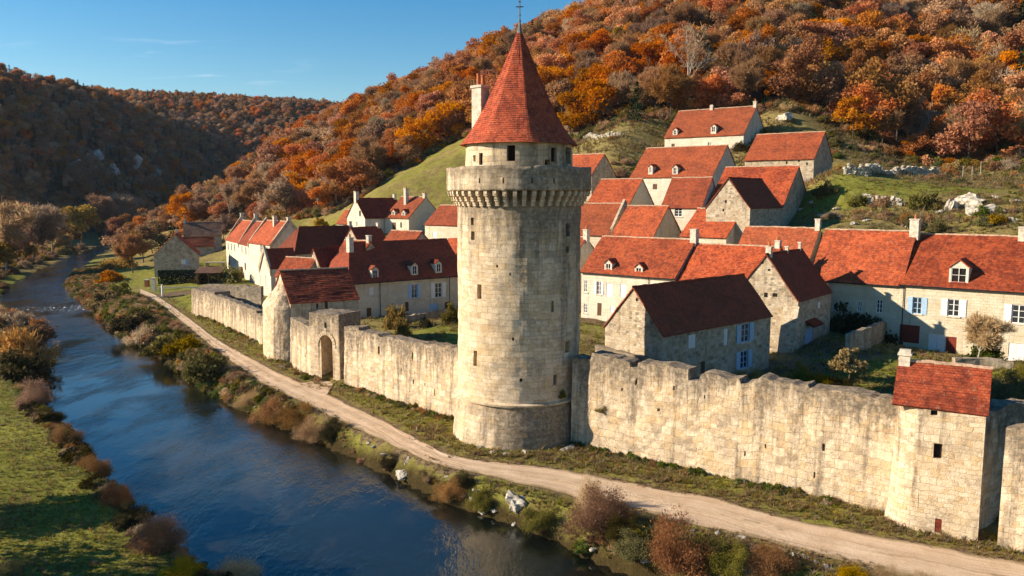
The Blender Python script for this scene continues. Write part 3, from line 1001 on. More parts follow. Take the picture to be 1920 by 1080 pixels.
shell(mb, drumP, lines(-pi * DR, pi * DR, 2 * pi * DR / 72), lines(19.0, 23.3, .4),
      [drum_hole(957, 287, 16, 29), drum_hole(892, 297, 5, 12), drum_hole(904, 298, 7, 22, .15), drum_hole(1021, 304, 10, 10), drum_hole(1032, 290, 9, 26, .2), drum_hole(1062, 292, 12, 30)])
o = mb.build("drum", [M['tower'], M['dark']], keep, True)
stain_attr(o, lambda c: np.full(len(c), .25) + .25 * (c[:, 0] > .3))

mb = MB()
NF = 8
# bell-cast cone: stepped courses of tiles on sixteen facets, twisted a little out of true
prof = [(23.05, 4.64), (23.6, 4.18), (24.2, 3.74), (25.0, 3.24), (26.0, 2.70), (27.2, 2.12), (28.4, 1.56), (29.6, 1.04), (30.8, .55), (31.75, .17)]


def cone_r(z):
    for (z0, r0), (z1, r1) in zip(prof, prof[1:]):
        if z <= z1:
            return r0 + (r1 - r0) * (z - z0) / (z1 - z0)
    return prof[-1][1]


OFF = radians(10)


def cone_pt(a, z, lift=0.0):
    k = (a - OFF) / (2 * pi / NF)
    t = (k - math.floor(k)) - .5
    pol = cos(pi / NF) / cos(t * 2 * pi / NF) * 1.03
    wgt = .35 + .6 * min(1, (z - 23) / 3)
    r = cone_r(z) * (1 - wgt + wgt * pol) + lift
    r += vnoise(a * 3.2, z * 1.3, 31) * .05 * min(1, r)
    sk = (z - 23) / 9
    return (r * sin(a) + .05 * sk, -r * cos(a), z + vnoise(a * 7, z, 35) * .025)


zs, z = [], 23.05
while z < 31.7:
    zs.append(z)
    z += .17
ang = [2 * pi * k / 128 for k in range(129)]
slope = 0
for i, z0 in enumerate(zs):
    z1 = min(z0 + .175, 31.75)
    slope += .19
    for k in range(128):
        a0, a1 = ang[k], ang[k + 1]
        e = cone_r(z0)
        l0 = .045 + vnoise(k * .9 + i * .37, i * .6, 37) * .035
        p = [cone_pt(a0, z0, l0), cone_pt(a1 if k < 127 else 0, z0, l0), cone_pt(a1 if k < 127 else 0, z1), cone_pt(a0, z1)]
        mb.face(p, [(a0 * 3.2, slope), (a1 * 3.2, slope), (a1 * 3.2, slope + .19), (a0 * 3.2, slope + .19)])
        q = [cone_pt(a0, z0, l0 - .05 if i else -.3), cone_pt(a1 if k < 127 else 0, z0, l0 - .05 if i else -.3)]
        mb.face([q[0], q[1], p[1], p[0]])
cone = mb.build("roof", M['cone'], keep)
mb = MB()
for (r0, z0, r1, z1) in ((.26, 31.5, .16, 31.95), (.16, 31.95, .08, 32.5), (.05, 32.5, .035, 34.6), (.10, 32.55, .10, 32.66), (.08, 33.0, .08, 33.08)):
    mb.taper((.05, 0, z0), (.05, 0, z1), r0, r1, 8)
mb.box(-.24, .34, -.03, .03, 33.62, 33.70)
mb.box(.03, .07, -.22, .22, 33.60, 33.66)
mb.box(-.05, .15, -.04, .04, 34.0, 34.06)
mb.build("finial", M['lead'], cone)
mb = MB()
cx, cy = -3.05, .55
mb.box(-.48, .48, -.5, .5, 22.6, 27.55)
mb.box(-.56, .56, -.58, .58, 27.55, 27.75)
ch = mb.build("chimney", M['chim'], keep)
ch.location = (cx, cy, 0)
ch.rotation_euler = (0, 0, radians(-38))
for dx, hh in ((-.18, .95), (.28, .8)):
    mb = MB()
    mb.taper((dx, 0, 27.75), (dx, 0, 27.75 + hh), .17, .13, 10)
    mb.taper((dx, 0, 27.75 + hh - .1), (dx, 0, 27.75 + hh), .17, .17, 10)
    mb.build("chimney_pot", M['pot'], ch)


# ---- ramparts: a lumpy curtain swept along a line, with a broken head
def rampart(name, label, pts, heights, thick, holes=(), seed=1, mat='wall', drop=1.2, step=.42, group=None, cat="wall", batter=.18, stn=1.0):
    """pts: ground line of the outer face; heights: (distance along, height) pairs, a pair repeated at one distance makes a step"""
    P = [np.array(p[:2], float) for p in pts]
    cum = [0.0]
    for a, b in zip(P, P[1:]):
        cum.append(cum[-1] + np.linalg.norm(b - a))
    L = cum[-1]
    org = np.array([P[0][0], P[0][1], 0])
    hs = []
    for t, h in heights:
        hs.append((t * L if not hs or t * L > hs[-1][0] + 1e-6 else hs[-1][0] + .05, h))

    def head(u):
        for (a, ha), (b, hb) in zip(hs, hs[1:]):
            if a <= u <= b:
                return ha if b - a < 1e-6 else ha + (hb - ha) * (u - a) / (b - a)
        return hs[-1][1]

    def frame(u):
        u = min(max(u, 0), L)
        for i in range(len(P) - 1):
            if u <= cum[i + 1] + 1e-9:
                d = (P[i + 1] - P[i]) / (cum[i + 1] - cum[i])
                return P[i] + d * (u - cum[i]), d
        return P[-1], d
    base = [float(z) for z in land(np.array([frame(u)[0] for u in np.linspace(0, L, 12)]), False)]
    gz = lambda u: float(np.interp(u, np.linspace(0, L, 12), base))

    def pt(u, v, d):
        """v 0..1 from below ground to the head, d depth inwards"""
        p, dr = frame(u)
        nrm = np.array([-dr[1], dr[0]])                    # points inwards
        hh = head(u) + fbm(u / 1.3, seed * 3.1, seed, 3) * .24 + vnoise(u / .45, seed, seed + 9) * .16 + vnoise(u / .7, d * 3, seed + 5) * .12 * (d > .05)
        z = gz(u) - drop + (hh + drop) * v
        b = batter * (1 - v)
        o = d - b + (fbm(u / 1.6, z / 1.2, seed + 20, 3) * .075 + vnoise(u / .42, z / .27, seed + 30) * .055 if d < .01 else 0)
        q = p + nrm * o
        return (q[0] - org[0], q[1] - org[1], z)
    mb = MB()
    us = lines(0, L, step, [h[0] for h in hs])
    hx = 6.0
    vs = lines(0, 1, .055)
    hl = []
    for t, z, w_, h_ in holes:
        u = t * L
        tot = head(u) + drop
        hl.append((u - w_ / 2, u + w_ / 2, (z + drop - h_ / 2) / tot, (z + drop + h_ / 2) / tot, .6))
    shell(mb, pt, us, vs, hl)
    n_out = len(mb.uv)
    mb.grid(lambda u, v: pt(u, 1, v), us, lines(0, thick, .3))
    mb.grid(lambda u, v: pt(u, v, thick), us, [0, .3, .6, 1], flip=True)
    mb.grid(lambda u, v: pt(0, v, u), lines(0, thick, .4), vs, flip=True)
    mb.grid(lambda u, v: pt(L, v, u), lines(0, thick, .4), vs)
    for f in range(len(mb.uv)):
        mb.uv[f] = [(a, b * hx if f < n_out else b * hx) for a, b in mb.uv[f]]
    o = mb.build(name, [M[mat], M['dark']], None, False, weld=True)
    o.location = org
    me = o.data
    hv = {}
    stain_attr(o, lambda c: stn * (np.exp(-np.clip((max(h for _, h in hs) - c[:, 2]), 0, 99) / 1.7) * .95 + .25 * np.exp(-np.clip(c[:, 2], 0, 99) / .6) + .12))
    tag(o, label, cat, group)
    return o


A, B = at_z(1072, 832, 0), at_z(1672, 962, 0)
rampart("rampart", "high pale curtain wall with broken battlements between keep and square turret", [A, B],
        [(0, 6.85), (.07, 6.8), (.075, 7.35), (.17, 7.15), (.215, 7.0), (.217, 6.7), (.24, 6.75), (.245, 7.05), (.34, 7.25), (.415, 7.1), (.417, 6.3), (.45, 6.35), (.455, 6.85), (.49, 7.05), (.575, 6.95), (.58, 6.6), (.61, 6.7), (.64, 7.15),
         (.74, 7.1), (.77, 7.2), (.775, 6.95), (.80, 6.9), (.82, 7.15), (.93, 7.0), (1, 6.9)], 1.5,
        [(.24, 5.6, .18, .4), (.37, 5.7, .14, .3), (.60, 1.9, .12, .35), (.82, 3.4, .18, .5), (.80, 1.4, .1, .4), (.19, 4.9, .16, .2), (.32, 3.9, .2, .22), (.66, 2.7, .12, .3), (.47, 5.3, .1, .25)], seed=3)
C1, C2 = at_z(868, 792, 0), at_z(648, 722, 0)
rampart("rampart", "stained curtain wall running from the gate tower to the keep", [C2, C1],
        [(0, 6.0), (.14, 6.3), (.14, 6.0), (.4, 5.9), (.75, 6.1), (1, 6.35)], 1.4,
        [(.33, 4.5, .3, .8), (.62, 4.7, .18, .8), (.63, 2.4, .16, .45), (.72, 2.4, .1, .3), (.80, 1.9, .14, .6), (.53, 3.2, .1, .25), (.86, 4.1, .1, .3)], seed=5)
D1, D2 = at_z(547, 686, 0), at_z(588, 709, 0)
rampart("rampart", "short curtain wall between the rounded house end and gate tower", [D1, D2], [(0, 5.5), (.5, 5.6), (1, 5.3)], 1.2, [(.35, 2.4, .16, .3), (.55, 2.9, .12, .25)], seed=7)
E1, E2 = at_z(403, 602, 0), at_z(508, 654, 0)
rampart("rampart", "long low curtain wall beside the path beyond the rounded house end", [E1, E2], [(0, 4.1), (.3, 4.2), (.8, 4.1), (.8, 3.8), (1, 3.8)], 1.0, [], seed=9, step=.6)
F1_, F2_ = at_z(361, 590, 0), at_z(404, 600, 0)
rampart("rampart", "stub end of the curtain wall, farthest along the path", [F1_, F2_], [(0, 4.4), (1, 4.3)], 2.6, [], seed=11, step=.6)
rampart("garden_wall", "dark shaded wall closing the yard behind the stub end of the curtain wall", [(F1_[0] + .6, F1_[1] + 2.2), (at_y(482, 548, 124)[0], 126)], [(0, 4.2), (1, 3.6)], .6, [], seed=13, mat='rubble', step=.8)

# recessed wall beyond the square turret and the lit wall that follows it
G0 = at_z(1830, 1000, 0)
rampart("rampart", "shaded set back wall beside the square turret", [(25.4, 43.4), (31.0, 46.6)], [(0, 6.5), (.3, 6.8), (1, 6.4)], 1.2, [], seed=15)
rampart("rampart", "sunlit curtain wall beyond the square turret with a cut edge", [(26.6, 41.95), (34, 35.0)], [(0, 6.8), (.12, 7.0), (.3, 6.9), (1, 6.8)], 1.4, [], seed=17)

# ---- gate tower: arched passage
gl, gr = at_z(583, 709, 0)[:2], at_z(638, 717, 0)[:2]
gd = (gr - gl)
GW = float(np.linalg.norm(gd))
gate = empty("gate_tower", (gl[0], gl[1], 0), atan2(gd[1], gd[0]))
tag(gate, "square stone gate tower with a tall arched doorway beside the path", "gate tower")
GH, GD = 7.0, 3.4
ax0, ax1, az = GW * .30, GW * .80, 3.55
mb = MB()
acx, ar = (ax0 + ax1) / 2, (ax1 - ax0) / 2


def gj(x, z, s=0):
    return vnoise(x / .5, z / .4, 55 + s) * .05


def topz(x):
    return GH + fbm(x / .8, 2.2, 57, 2) * .18


cols = lines(0, GW, .3, (ax0, ax1))
for x0, x1 in zip(cols, cols[1:]):
    zb0 = zb1 = -.6
    if ax0 - 1e-6 <= x0 and x1 <= ax1 + 1e-6:
        zb0 = az + 1.25 * sqrt(max(0, ar * ar - (x0 - acx) ** 2))
        zb1 = az + 1.25 * sqrt(max(0, ar * ar - (x1 - acx) ** 2))
    for q in range(16):
        t0, t1 = q / 16, (q + 1) / 16
        p = [(x0, zb0 + (topz(x0) - zb0) * t0), (x1, zb1 + (topz(x1) - zb1) * t0), (x1, zb1 + (topz(x1) - zb1) * t1), (x0, zb0 + (topz(x0) - zb0) * t1)]
        ed = lambda x: 0 if x in (0, GW) else 1
        mb.face([(x, -gj(x, z) * ed(x), z) for x, z in p], p)
# passage: jambs and vault
arc = [(ax0, -.6), (ax0, az)] + [(acx - ar * cos(pi * k / 12), az + 1.25 * ar * sin(pi * k / 12)) for k in range(1, 12)] + [(ax1, az), (ax1, -.6)]
for (xa, za), (xb, zb) in zip(arc, arc[1:]):
    mb.face([(xa, -.02, za), (xa, GD, za), (xb, GD, zb), (xb, -.02, zb)][::-1], [(0, za), (GD, za), (GD, zb), (0, zb)][::-1])
mb.face([(ax0, GD - .6, -.6), (ax1, GD - .6, -.6), (ax1, GD - .6, 4.8), (ax0, GD - .6, 4.8)], [(0, 0), (2, 0), (2, 4), (0, 4)])
for x, fl in ((0, True), (GW, False)):
    mb.grid(lambda u, v: (x, u, (topz(x)) * v - .6 * (1 - v)), lines(0, GD, .3), lines(0, 1, .07), flip=fl)
    for f in range(len(mb.uv) - 1, -1, -1):
        pass
mb.grid(lambda u, v: (u, GD, -.6 + (topz(u) + .6) * v), cols, lines(0, 1, .2), flip=True)
mb.grid(lambda u, v: (u, v, topz(u) + vnoise(u / .4, v / .4, 58) * .1 * (0 < v < GD)), cols, lines(0, GD, .3))
o = mb.build("gatehouse", M['wall'], gate)
stain_attr(o, lambda c: np.exp(-np.clip(GH - c[:, 2], 0, 99) / 1.8) * .95 + .55 * (c[:, 0] > GW - .1))  # darker towards the head and over the whole right side face
mb = MB()
for k in range(13):                                    # ring of arch stones, a little proud
    a0, a1 = pi * k / 13 + .015, pi * (k + 1) / 13 - .015
    f = lambda a, r, y: (acx - r * cos(a), y, az + 1.25 * r * sin(a))
    r0, r1 = ar, ar + .34
    mb.face([f(a0, r0, -.07), f(a1, r0, -.07), f(a1, r1, -.07), f(a0, r1, -.07)], [(k * .4, 0), (k * .4 + .4, 0), (k * .4 + .4, .3), (k * .4, .3)])
    for aa, bb in ((f(a0, r0, -.07), f(a0, r1, -.07)), (f(a0, r1, -.07), f(a1, r1, -.07)), (f(a1, r1, -.07), f(a1, r0, -.07)), (f(a1, r0, -.07), f(a0, r0, -.07))):
        mb.face([aa, bb, (bb[0], .03, bb[2]), (aa[0], .03, aa[2])])
o = mb.build("arch_ring", M['wall'], gate)
mb = MB()
mb.box(acx - .10, acx + .10, -.075, .3, 5.55, 6.05)
mb.face([(acx - .10, -.075, 6.05), (acx + .10, -.075, 6.05), (acx, -.075, 6.4)])
mb.build("arrow_slit", M['dark'], gate)  # closed near-black block; the slit's inner shade is only its colour

#@@HOUSES
# ------------------------------------------------------------------ houses
def slope(mb, e0, e1, r0, r1, seed, row=.30, colw=.7, sag=.13, lift=.022, m=0):
    e0, e1, r0, r1 = (np.array(p, float) for p in (e0, e1, r0, r1))
    nrm = np.cross(e1 - e0, r0 - e0) if np.linalg.norm(r0 - e0) > .01 else np.cross(e1 - e0, r1 - e0)
    nrm = nrm / np.linalg.norm(nrm)
    if nrm[2] < 0:
        nrm = -nrm
    H_ = max(np.linalg.norm(r0 - e0), np.linalg.norm(r1 - e1)) if np.linalg.norm(r1 - r0) > .01 else np.linalg.norm((r0 + r1 - e0 - e1) / 2)
    W_ = np.linalg.norm(e1 - e0)
    nr, nc = max(4, int(H_ / row)), max(2, int(W_ / colw))

    def pt(i, j, up):
        v, t = i / nr, j / nc
        p = (e0 * (1 - t) + e1 * t) * (1 - v) + (r0 * (1 - t) + r1 * t) * v
        d = fbm(j * colw / 3.3 + seed * 7.7, i * row / 2.5 + seed, 111, 3) * sag * (1 if .02 < v < .98 else .6)
        l = (lift + vnoise(j * .8 + seed, i * 1.3, 113) * .045) if up else 0
        return p + nrm * (d + l)
    for i in range(nr):
        for j in range(nc):
            a, b, c, d = pt(i, j, 1), pt(i, j + 1, 1), pt(i + 1, j + 1, 0), pt(i + 1, j, 0)
            u0, u1 = j / nc * W_, (j + 1) / nc * W_
            mb.face([a, b, c, d], [(u0, i * row), (u1, i * row), (u1, (i + 1) * row), (u0, (i + 1) * row)], m)
            k0, k1 = (pt(i, j, 0), pt(i, j + 1, 0)) if i else (pt(i, j, 1) - nrm * .12, pt(i, j + 1, 1) - nrm * .12)
            mb.face([k0, k1, b, a], [(u0, i * row - .1), (u1, i * row - .1), (u1, i * row), (u0, i * row)], m)
    dn = nrm * -.11
    mb.face([e0 + dn, r0 + dn, r1 + dn, e1 + dn], [(0, 0), (0, H_), (W_, H_), (W_, 0)], m)
    for j in (0, nc):                                   # rake edges
        for i in range(nr):
            a, b = pt(i, j, 1), pt(i + 1, j, 0)
            mb.face([a, b, b + dn, a + dn], [(0, i * row), (0, i * row + row), (.1, i * row + row), (.1, i * row)], m)


def lump_box(mb, x0, x1, y0, y1, z0, z1, m=0, seed=0):
    mb.box(x0, x1, y0, y1, z0, z1, m)


def window_parts(root, tr, w_, h_, kind, frame='whitewood'):
    """tr(x, z, out) -> local point on the wall; x, z centred on the opening"""
    def bx(mb, xa, xb, za, zb, o0, o1):
        a = [tr(xa, za, o0), tr(xb, za, o0), tr(xb, zb, o0), tr(xa, zb, o0), tr(xa, za, o1), tr(xb, za, o1), tr(xb, zb, o1), tr(xa, zb, o1)]
        for f in ((4, 5, 6, 7), (0, 1, 5, 4), (1, 2, 6, 5), (2, 3, 7, 6), (3, 0, 4, 7), (3, 2, 1, 0)):
            mb.face([a[i] for i in f])
    hw, hh = w_ / 2, h_ / 2
    if kind in ('win', 'shut', 'blue'):
        mb = MB()
        t = .09
        bx(mb, -hw, -hw + t, -hh, hh, -.14, -.06)
        bx(mb, hw - t, hw, -hh, hh, -.14, -.06)
        bx(mb, -hw + t, hw - t, hh - t, hh, -.14, -.06)
        bx(mb, -hw + t, hw - t, -hh, -hh + t, -.14, -.06)
        bx(mb, -.05, .05, -hh + t, hh - t, -.138, -.062)
        for q in (1, 2) if h_ > 1.3 else (1,):
            z = -hh + h_ * q / (3 if h_ > 1.3 else 2)
            bx(mb, -hw + t, -.05, z - .025, z + .025, -.135, -.07)
            bx(mb, .05, hw - t, z - .025, z + .025, -.135, -.07)
        fr = mb.build("window", M['bluewood'] if kind == 'blue' else M[frame], root)
        mb = MB()
        mb.face([tr(-hw, -hh, -.12), tr(hw, -hh, -.12), tr(hw, hh, -.12), tr(-hw, hh, -.12)])
        mb.build("pane", M['glass'], fr)
        mb = MB()
        bx(mb, -hw - .14, hw + .14, -hh - .14, -hh, -.02, .09)
        mb.build("sill", M['ashlar'], fr)
        if kind in ('shut', 'blue'):
            for s in (-1, 1):
                mb = MB()
                c = s * (hw + w_ * .28 + .03)
                bx(mb, c - w_ * .27, c + w_ * .27, -hh, hh, .015, .06)
                for zz in (-hh * .6, hh * .6):
                    bx(mb, c - w_ * .25, c + w_ * .25, zz - .06, zz + .06, .06, .075)
                mb.build("shutter", M['bluewood' if kind == 'blue' else 'whitewood'], root)
    elif kind in ('whitedoor', 'bluedoor', 'reddoor', 'browndoor', 'closed'):
        mb = MB()
        n = 5 if kind != 'closed' else 2
        for k in range(n):
            xa = -hw + w_ * k / n
            bx(mb, xa + .01, xa + w_ / n - .01, -hh, hh, -.10, -.05 + (.004 if k % 2 else 0))
        for zz in (-hh * .6, hh * .6):
            bx(mb, -hw + .04, hw - .04, zz - .07, zz + .07, -.05, -.03)
        mat = {'whitedoor': 'whitewood', 'bluedoor': 'bluewood', 'reddoor': 'redwood', 'browndoor': 'brownwood', 'closed': 'whitewood'}[kind]
        mb.build("shutter" if kind == 'closed' else "door", M[mat], root)


def facade_hit(o, a, px, py, yoff=0.0):
    u = np.array([cos(a), sin(a), 0])
    n = np.array([-sin(a), cos(a), 0])
    d = ray(px, py)
    p0 = np.array([o[0], o[1], 0]) + n * yoff
    t = ((p0 - EYE) @ n) / (d @ n)
    p = EYE + d * t
    return float((p - np.array([o[0], o[1], 0])) @ u), float(p[2])


def gable_hit(o, a, L, px, py):
    """hit on the gable plane x = L: returns (y local, z)"""
    u = np.array([cos(a), sin(a), 0])
    n = np.array([-sin(a), cos(a), 0])
    d = ray(px, py)
    p0 = np.array([o[0], o[1], 0]) + u * L
    t = ((p0 - EYE) @ u) / (d @ u)
    p = EYE + d * t
    return float((p - p0) @ n), float(p[2])


HN = [0]


def house(key, name, label, wall='rubble', roof='tile', front=(), right=(), left=(), chimneys=(), dormers=(), yr=.5, hipl=0, hipr=0, party=(), cat="house", ov=.3, pipes=(), rnd=0.0, party_h=.55, gutter=False, group=None, back_eave=None):
    x, y, ang, L, W, ez, rz, gz = HOUSES[key]
    HN[0] += 1
    sd = HN[0]
    a = radians(ang)
    root = empty(name, (x, y, gz), a)
    tag(root, label, cat, group)
    E_, R_ = ez - gz, rz - gz
    Eb = E_ if back_eave is None else back_eave - gz
    B_ = -3.0
    Y = W * yr
    # --- walls
    fh, wins = [], []
    for it in front:
        px, py, wp, hp, kind = it[:5]
        u, z = facade_hit((x, y), a, px, py)
        k = (y + u * sin(a)) / FPX
        foreshort = abs(cos(a) - sin(a) * (px - 960) / FPX)
        w_, h_ = wp * k / max(.3, foreshort), hp * k
        u = min(max(u, w_ / 2 + .1), L - w_ / 2 - .1)
        z = min(z - gz, E_ - h_ / 2 - .12)
        fh.append((u - w_ / 2, u + w_ / 2, z - h_ / 2, z + h_ / 2, .22))
        wins.append(((lambda X, Z, O, u=u, z=z: (u + X, -O, z + Z)), w_, h_, kind))
    gh = {0: [], 1: []}
    for side, lst in ((0, left), (1, right)):
        for px, py, wp, hp, kind in lst:
            v, z = gable_hit((x, y), a, L if side else 0, px, py)
            k = y / FPX
            w_, h_ = wp * k * 1.2, hp * k
            z -= gz
            v = min(max(v, w_ / 2 + .15), W - w_ / 2 - .15)
            gh[side].append((v - w_ / 2, v + w_ / 2, z - h_ / 2, z + h_ / 2, .22))
            if side:
                wins.append(((lambda X, Z, O, v=v, z=z: (L + O, v + X, z + Z)), w_, h_, kind))
            else:
                wins.append(((lambda X, Z, O, v=v, z=z: (-O, v - X, z + Z)), w_, h_, kind))
    mb = MB()
    j = lambda u, v, s: (fbm(u / 1.4 + sd * 3, v / 1.2 + s, 121, 2) * .07)
    fe = lambda u, v: 0 if (u <= .01 or u >= L - .01) else 1
    shell(mb, lambda u, v, d: (u, d - j(u, v, 0) * fe(u, v) * (d == 0), v), lines(rnd, L, .9), lines(B_, E_, .7), fh)
    mb.grid(lambda u, v: (u, W, v), lines(0, L, 2), [B_, E_ * .5, Eb], flip=True)

    def gy(v):                                          # roof height over the gable at depth v
        return E_ + (R_ - E_) * v / Y if v <= Y else R_ + (Eb - R_) * (v - Y) / (W - Y)
    for side in (0, 1):
        X = L if side else 0
        hole = [h for h in gh[side]]
        shell(mb, (lambda u, v, d, X=X, s=side: (X - d if s else X + d, u, v)), lines(0 if side else rnd, W, .9), lines(B_, min(E_, Eb), .7), [h for h in hole if h[3] < min(E_, Eb)], flip=not side)
        if not (hipr if side else hipl):
            ys = lines(0, W, .45, (Y,))
            zl = min(E_, Eb)
            for y0, y1 in zip(ys, ys[1:]):
                p = [(X, y0, zl), (X, y1, zl), (X, y1, gy(y1) - .02), (X, y0, gy(y0) - .02)]
                mb.face(p if side else p[::-1], [(q[1], q[2]) for q in (p if side else p[::-1])])
            for h in hole:
                if h[3] >= zl:                          # small openings up in the gable: near-black boxes painted as their unlit hollows
                    s = 1 if side else -1
                    mb.box(*(sorted((X - .2 * s, X + .012 * s))), h[0], h[1], h[2], h[3], 1)
    wo_ = mb.build("wall", [M[wall], M['dark']], root, weld=True)
    stain_attr(wo_, lambda c: .30 * np.exp(-np.clip(c[:, 2], 0, 99) / .8) + .25 * np.exp(-np.clip(E_ - c[:, 2], 0, 99) / .6))
    for trf, w_, h_, kind in wins:
        window_parts(root, trf, w_, h_, kind)
    # --- roof
    mb = MB()
    k1, k2 = (R_ - E_) / Y, (R_ - Eb) / (W - Y)
    gx0, gx1 = (-.12 if not hipl else -ov), (L + .12 if not hipr else L + ov)
    slope(mb, (gx0, -ov, E_ - ov * k1 + .10), (gx1, -ov, E_ - ov * k1 + .10), (gx0 + hipl, Y, R_ + .10), (gx1 - hipr, Y, R_ + .10), sd)
    slope(mb, (gx1, W + ov, Eb - ov * k2 + .10), (gx0, W + ov, Eb - ov * k2 + .10), (gx1 - hipr, Y, R_ + .10), (gx0 + hipl, Y, R_ + .10), sd + 40)
    if hipl:
        slope(mb, (gx0, W + ov, Eb - ov * k2 + .10), (gx0, -ov, E_ - ov * k1 + .10), (gx0 + hipl, Y, R_ + .10), (gx0 + hipl, Y, R_ + .10), sd + 80)
    if hipr:
        slope(mb, (gx1, -ov, E_ - ov * k1 + .10), (gx1, W + ov, Eb - ov * k2 + .10), (gx1 - hipr, Y, R_ + .10), (gx1 - hipr, Y, R_ + .10), sd + 90)
    rf = mb.build("roof", M[roof], root)
    mb = MB()
    n = max(3, int((L - hipl - hipr) / .45))
    for k in range(n):
        xa, xb = gx0 + hipl + (gx1 - gx0 - hipl - hipr) * k / n, gx0 + hipl + (gx1 - gx0 - hipl - hipr) * (k + 1) / n
        d0 = vnoise(k * .7, sd, 131) * .07
        mb.taper((xa, Y, R_ + .10 + d0), (xb + .04, Y, R_ + .12 + d0), .13, .11, 7)
    mb.build("ridge_cap", M['mortar'] if roof != 'tile_shade' else M['tile_shade'], rf)
    for t, off, hgt, wd, kind in chimneys:
        mb = MB()
        cxx = L * t
        cyy = Y + off
        zb = R_ - abs(off) * (k1 if off < 0 else k2) - .9
        zt = R_ + hgt
        w2, d2 = wd / 2, wd * (.42 if kind != 'tall' else .5)
        mb.box(cxx - w2 * .75, cxx + w2 * .75, cyy - d2, cyy + d2, zb, zt - .12)
        mb.box(cxx - w2 * .75 - .07, cxx + w2 * .75 + .07, cyy - d2 - .07, cyy + d2 + .07, zt - .12, zt)
        if kind in ('pot', 'pots', 'tall'):
            for q in ((0,) if kind != 'pots' else (-.28, .28)):
                mb.taper((cxx, cyy + q, zt), (cxx, cyy + q, zt + .55), .15, .11, 8, 1)
        if kind == 'stub':
            mb.box(cxx - .3, cxx + .3, cyy - .2, cyy + .2, zt, zt + .2)
        mb.build("chimney", [M['chim'], M['pot']], rf)
    for u, w_, h_, dz in dormers:
        if u > 30:                                       # given as a photo point
            px, py = u, w_
            u, z = facade_hit((x, y), a, px, py, .45)
            w_, h_ = h_, dz
            z0 = z - gz - h_ / 2
        else:
            z0 = E_ + dz
        mb = MB()
        yf = .35
        yb = yf + (z0 + h_ - (E_ + yf * k1)) / k1 + .6
        h0, h1 = u - w_ / 2, u + w_ / 2
        op = (h0 + .2, h1 - .2, z0 + .25, z0 + h_ - .12, .15)
        shell(mb, lambda p, q, d: (p, yf + d, q), [h0, h1], [z0 - .3, z0 + h_], [op])
        mb.face([(h0, yf, z0 + h_), (h1, yf, z0 + h_), (u, yf, z0 + h_ + w_ * .42)])
        for xx in (h0, h1):
            mb.face([(xx, yf, z0 - .3), (xx, yb, z0 - .3), (xx, yb, z0 + h_), (xx, yf, z0 + h_)])
        dm = mb.build("dormer", [M['white'] if wall in ('white', 'cream') else M['ashlar'], M['dark']], root)
        mb = MB()
        for s in (-1, 1):
            slope(mb, (u + s * (w_ / 2 + .14), yf - .14, z0 + h_ - .06), (u + s * (w_ / 2 + .14), yb + .4, z0 + h_ - .06), (u, yf - .14, z0 + h_ + w_ * .42 + .06), (u, yb + .4, z0 + h_ + w_ * .42 + .06), sd + u, .2, .4, .02)
        mb.build("dormer_roof", M[roof], dm)
        mb = MB()
        xa, xb, za, zb = op[:4]
        for q in ((xa, xa + .07, za, zb), (xb - .07, xb, za, zb), (xa + .07, xb - .07, za, za + .07), (xa + .07, xb - .07, zb - .07, zb), ((xa + xb) / 2 - .03, (xa + xb) / 2 + .03, za + .07, zb - .07), (xa + .07, xb - .07, (za + zb) / 2 - .02, (za + zb) / 2 + .02)):
            mb.box(q[0], q[1], yf + .04, yf + .09, q[2], q[3])
        mb.build("dormer_window", M['whitewood'], dm)
    for t in party:                                     # raised party walls
        mb = MB()
        X = L * t
        pr = [(-.15, E_ - .35), (Y, R_ + party_h), (W + .15, Eb - .35)]
        for (y0, z0), (y1, z1) in zip(pr, pr[1:]):
            ys = [(0, .9)]
            for s, fl in ((-.2, 1), (.2, 0)):
                p = [(X + s, y0, z0 - .9), (X + s, y1, z1 - .9), (X + s, y1, z1 + .25), (X + s, y0, z0 + .25)]
                mb.face(p[::-1] if fl else p)
            mb.face([(X - .2, y0, z0 + .25), (X + .2, y0, z0 + .25), (X + .2, y1, z1 + .25), (X - .2, y1, z1 + .25)])
        mb.face([(X - .2, -.15, E_ - 1.25), (X + .2, -.15, E_ - 1.25), (X + .2, -.15, E_ - .1), (X - .2, -.15, E_ - .1)])
        mb.build("party_wall", M['rubble'], root)
    if gutter:
        mb = MB()
        ge = E_ - ov * k1 + .06
        mb.taper((gx0, -ov - .05, ge), (gx1, -ov - .05, ge), .075, .075, 6)
        mb.build('gutter', M['iron'], root)
    for px in pipes:
        u, z = facade_hit((x, y), a, px, 600)
        mb = MB()
        mb.taper((u, -.12, -.5), (u, -.12, E_ - .1), .05, .05, 6)
        mb.build("drainpipe", M['iron'], root)
    return root


# hillside houses, from the top down
house('R1', 'farmhouse', 'topmost long farmhouse on the slope, cream front with two small dormers', 'white', 'tile', front=[(1262, 274, 6, 9, 'browndoor'), (1330, 270, 6, 7, 'win')], dormers=[(1266, 249, 1.1, 1.4), (1338, 243, 1.2, 1.5)], chimneys=[(.44, 0, .8, .9, 'stub'), (.985, 0, 1.1, .9, 'pot')])
house('R2', 'barn', 'long windowless stone barn standing beside the dry stone wall of the terrace', 'rubble', 'tile', front=[(1498, 300, 3, 5, 'x'), (1475, 305, 3, 5, 'x'), (1513, 307, 3, 5, 'x')], cat='barn')
house('R3', 'double_house', 'double house with a seam across its red roof and two chimney like dormers', 'white', 'tile', front=[(1228, 350, 8, 10, 'browndoor')], dormers=[(1220, 319, .9, 1.5), (1266, 321, 1.1, 1.6)], party=())
house('R4', 'cottage', 'small cottage half hidden behind the keep parapet, its shaded gable showing', 'rubble', 'tile')
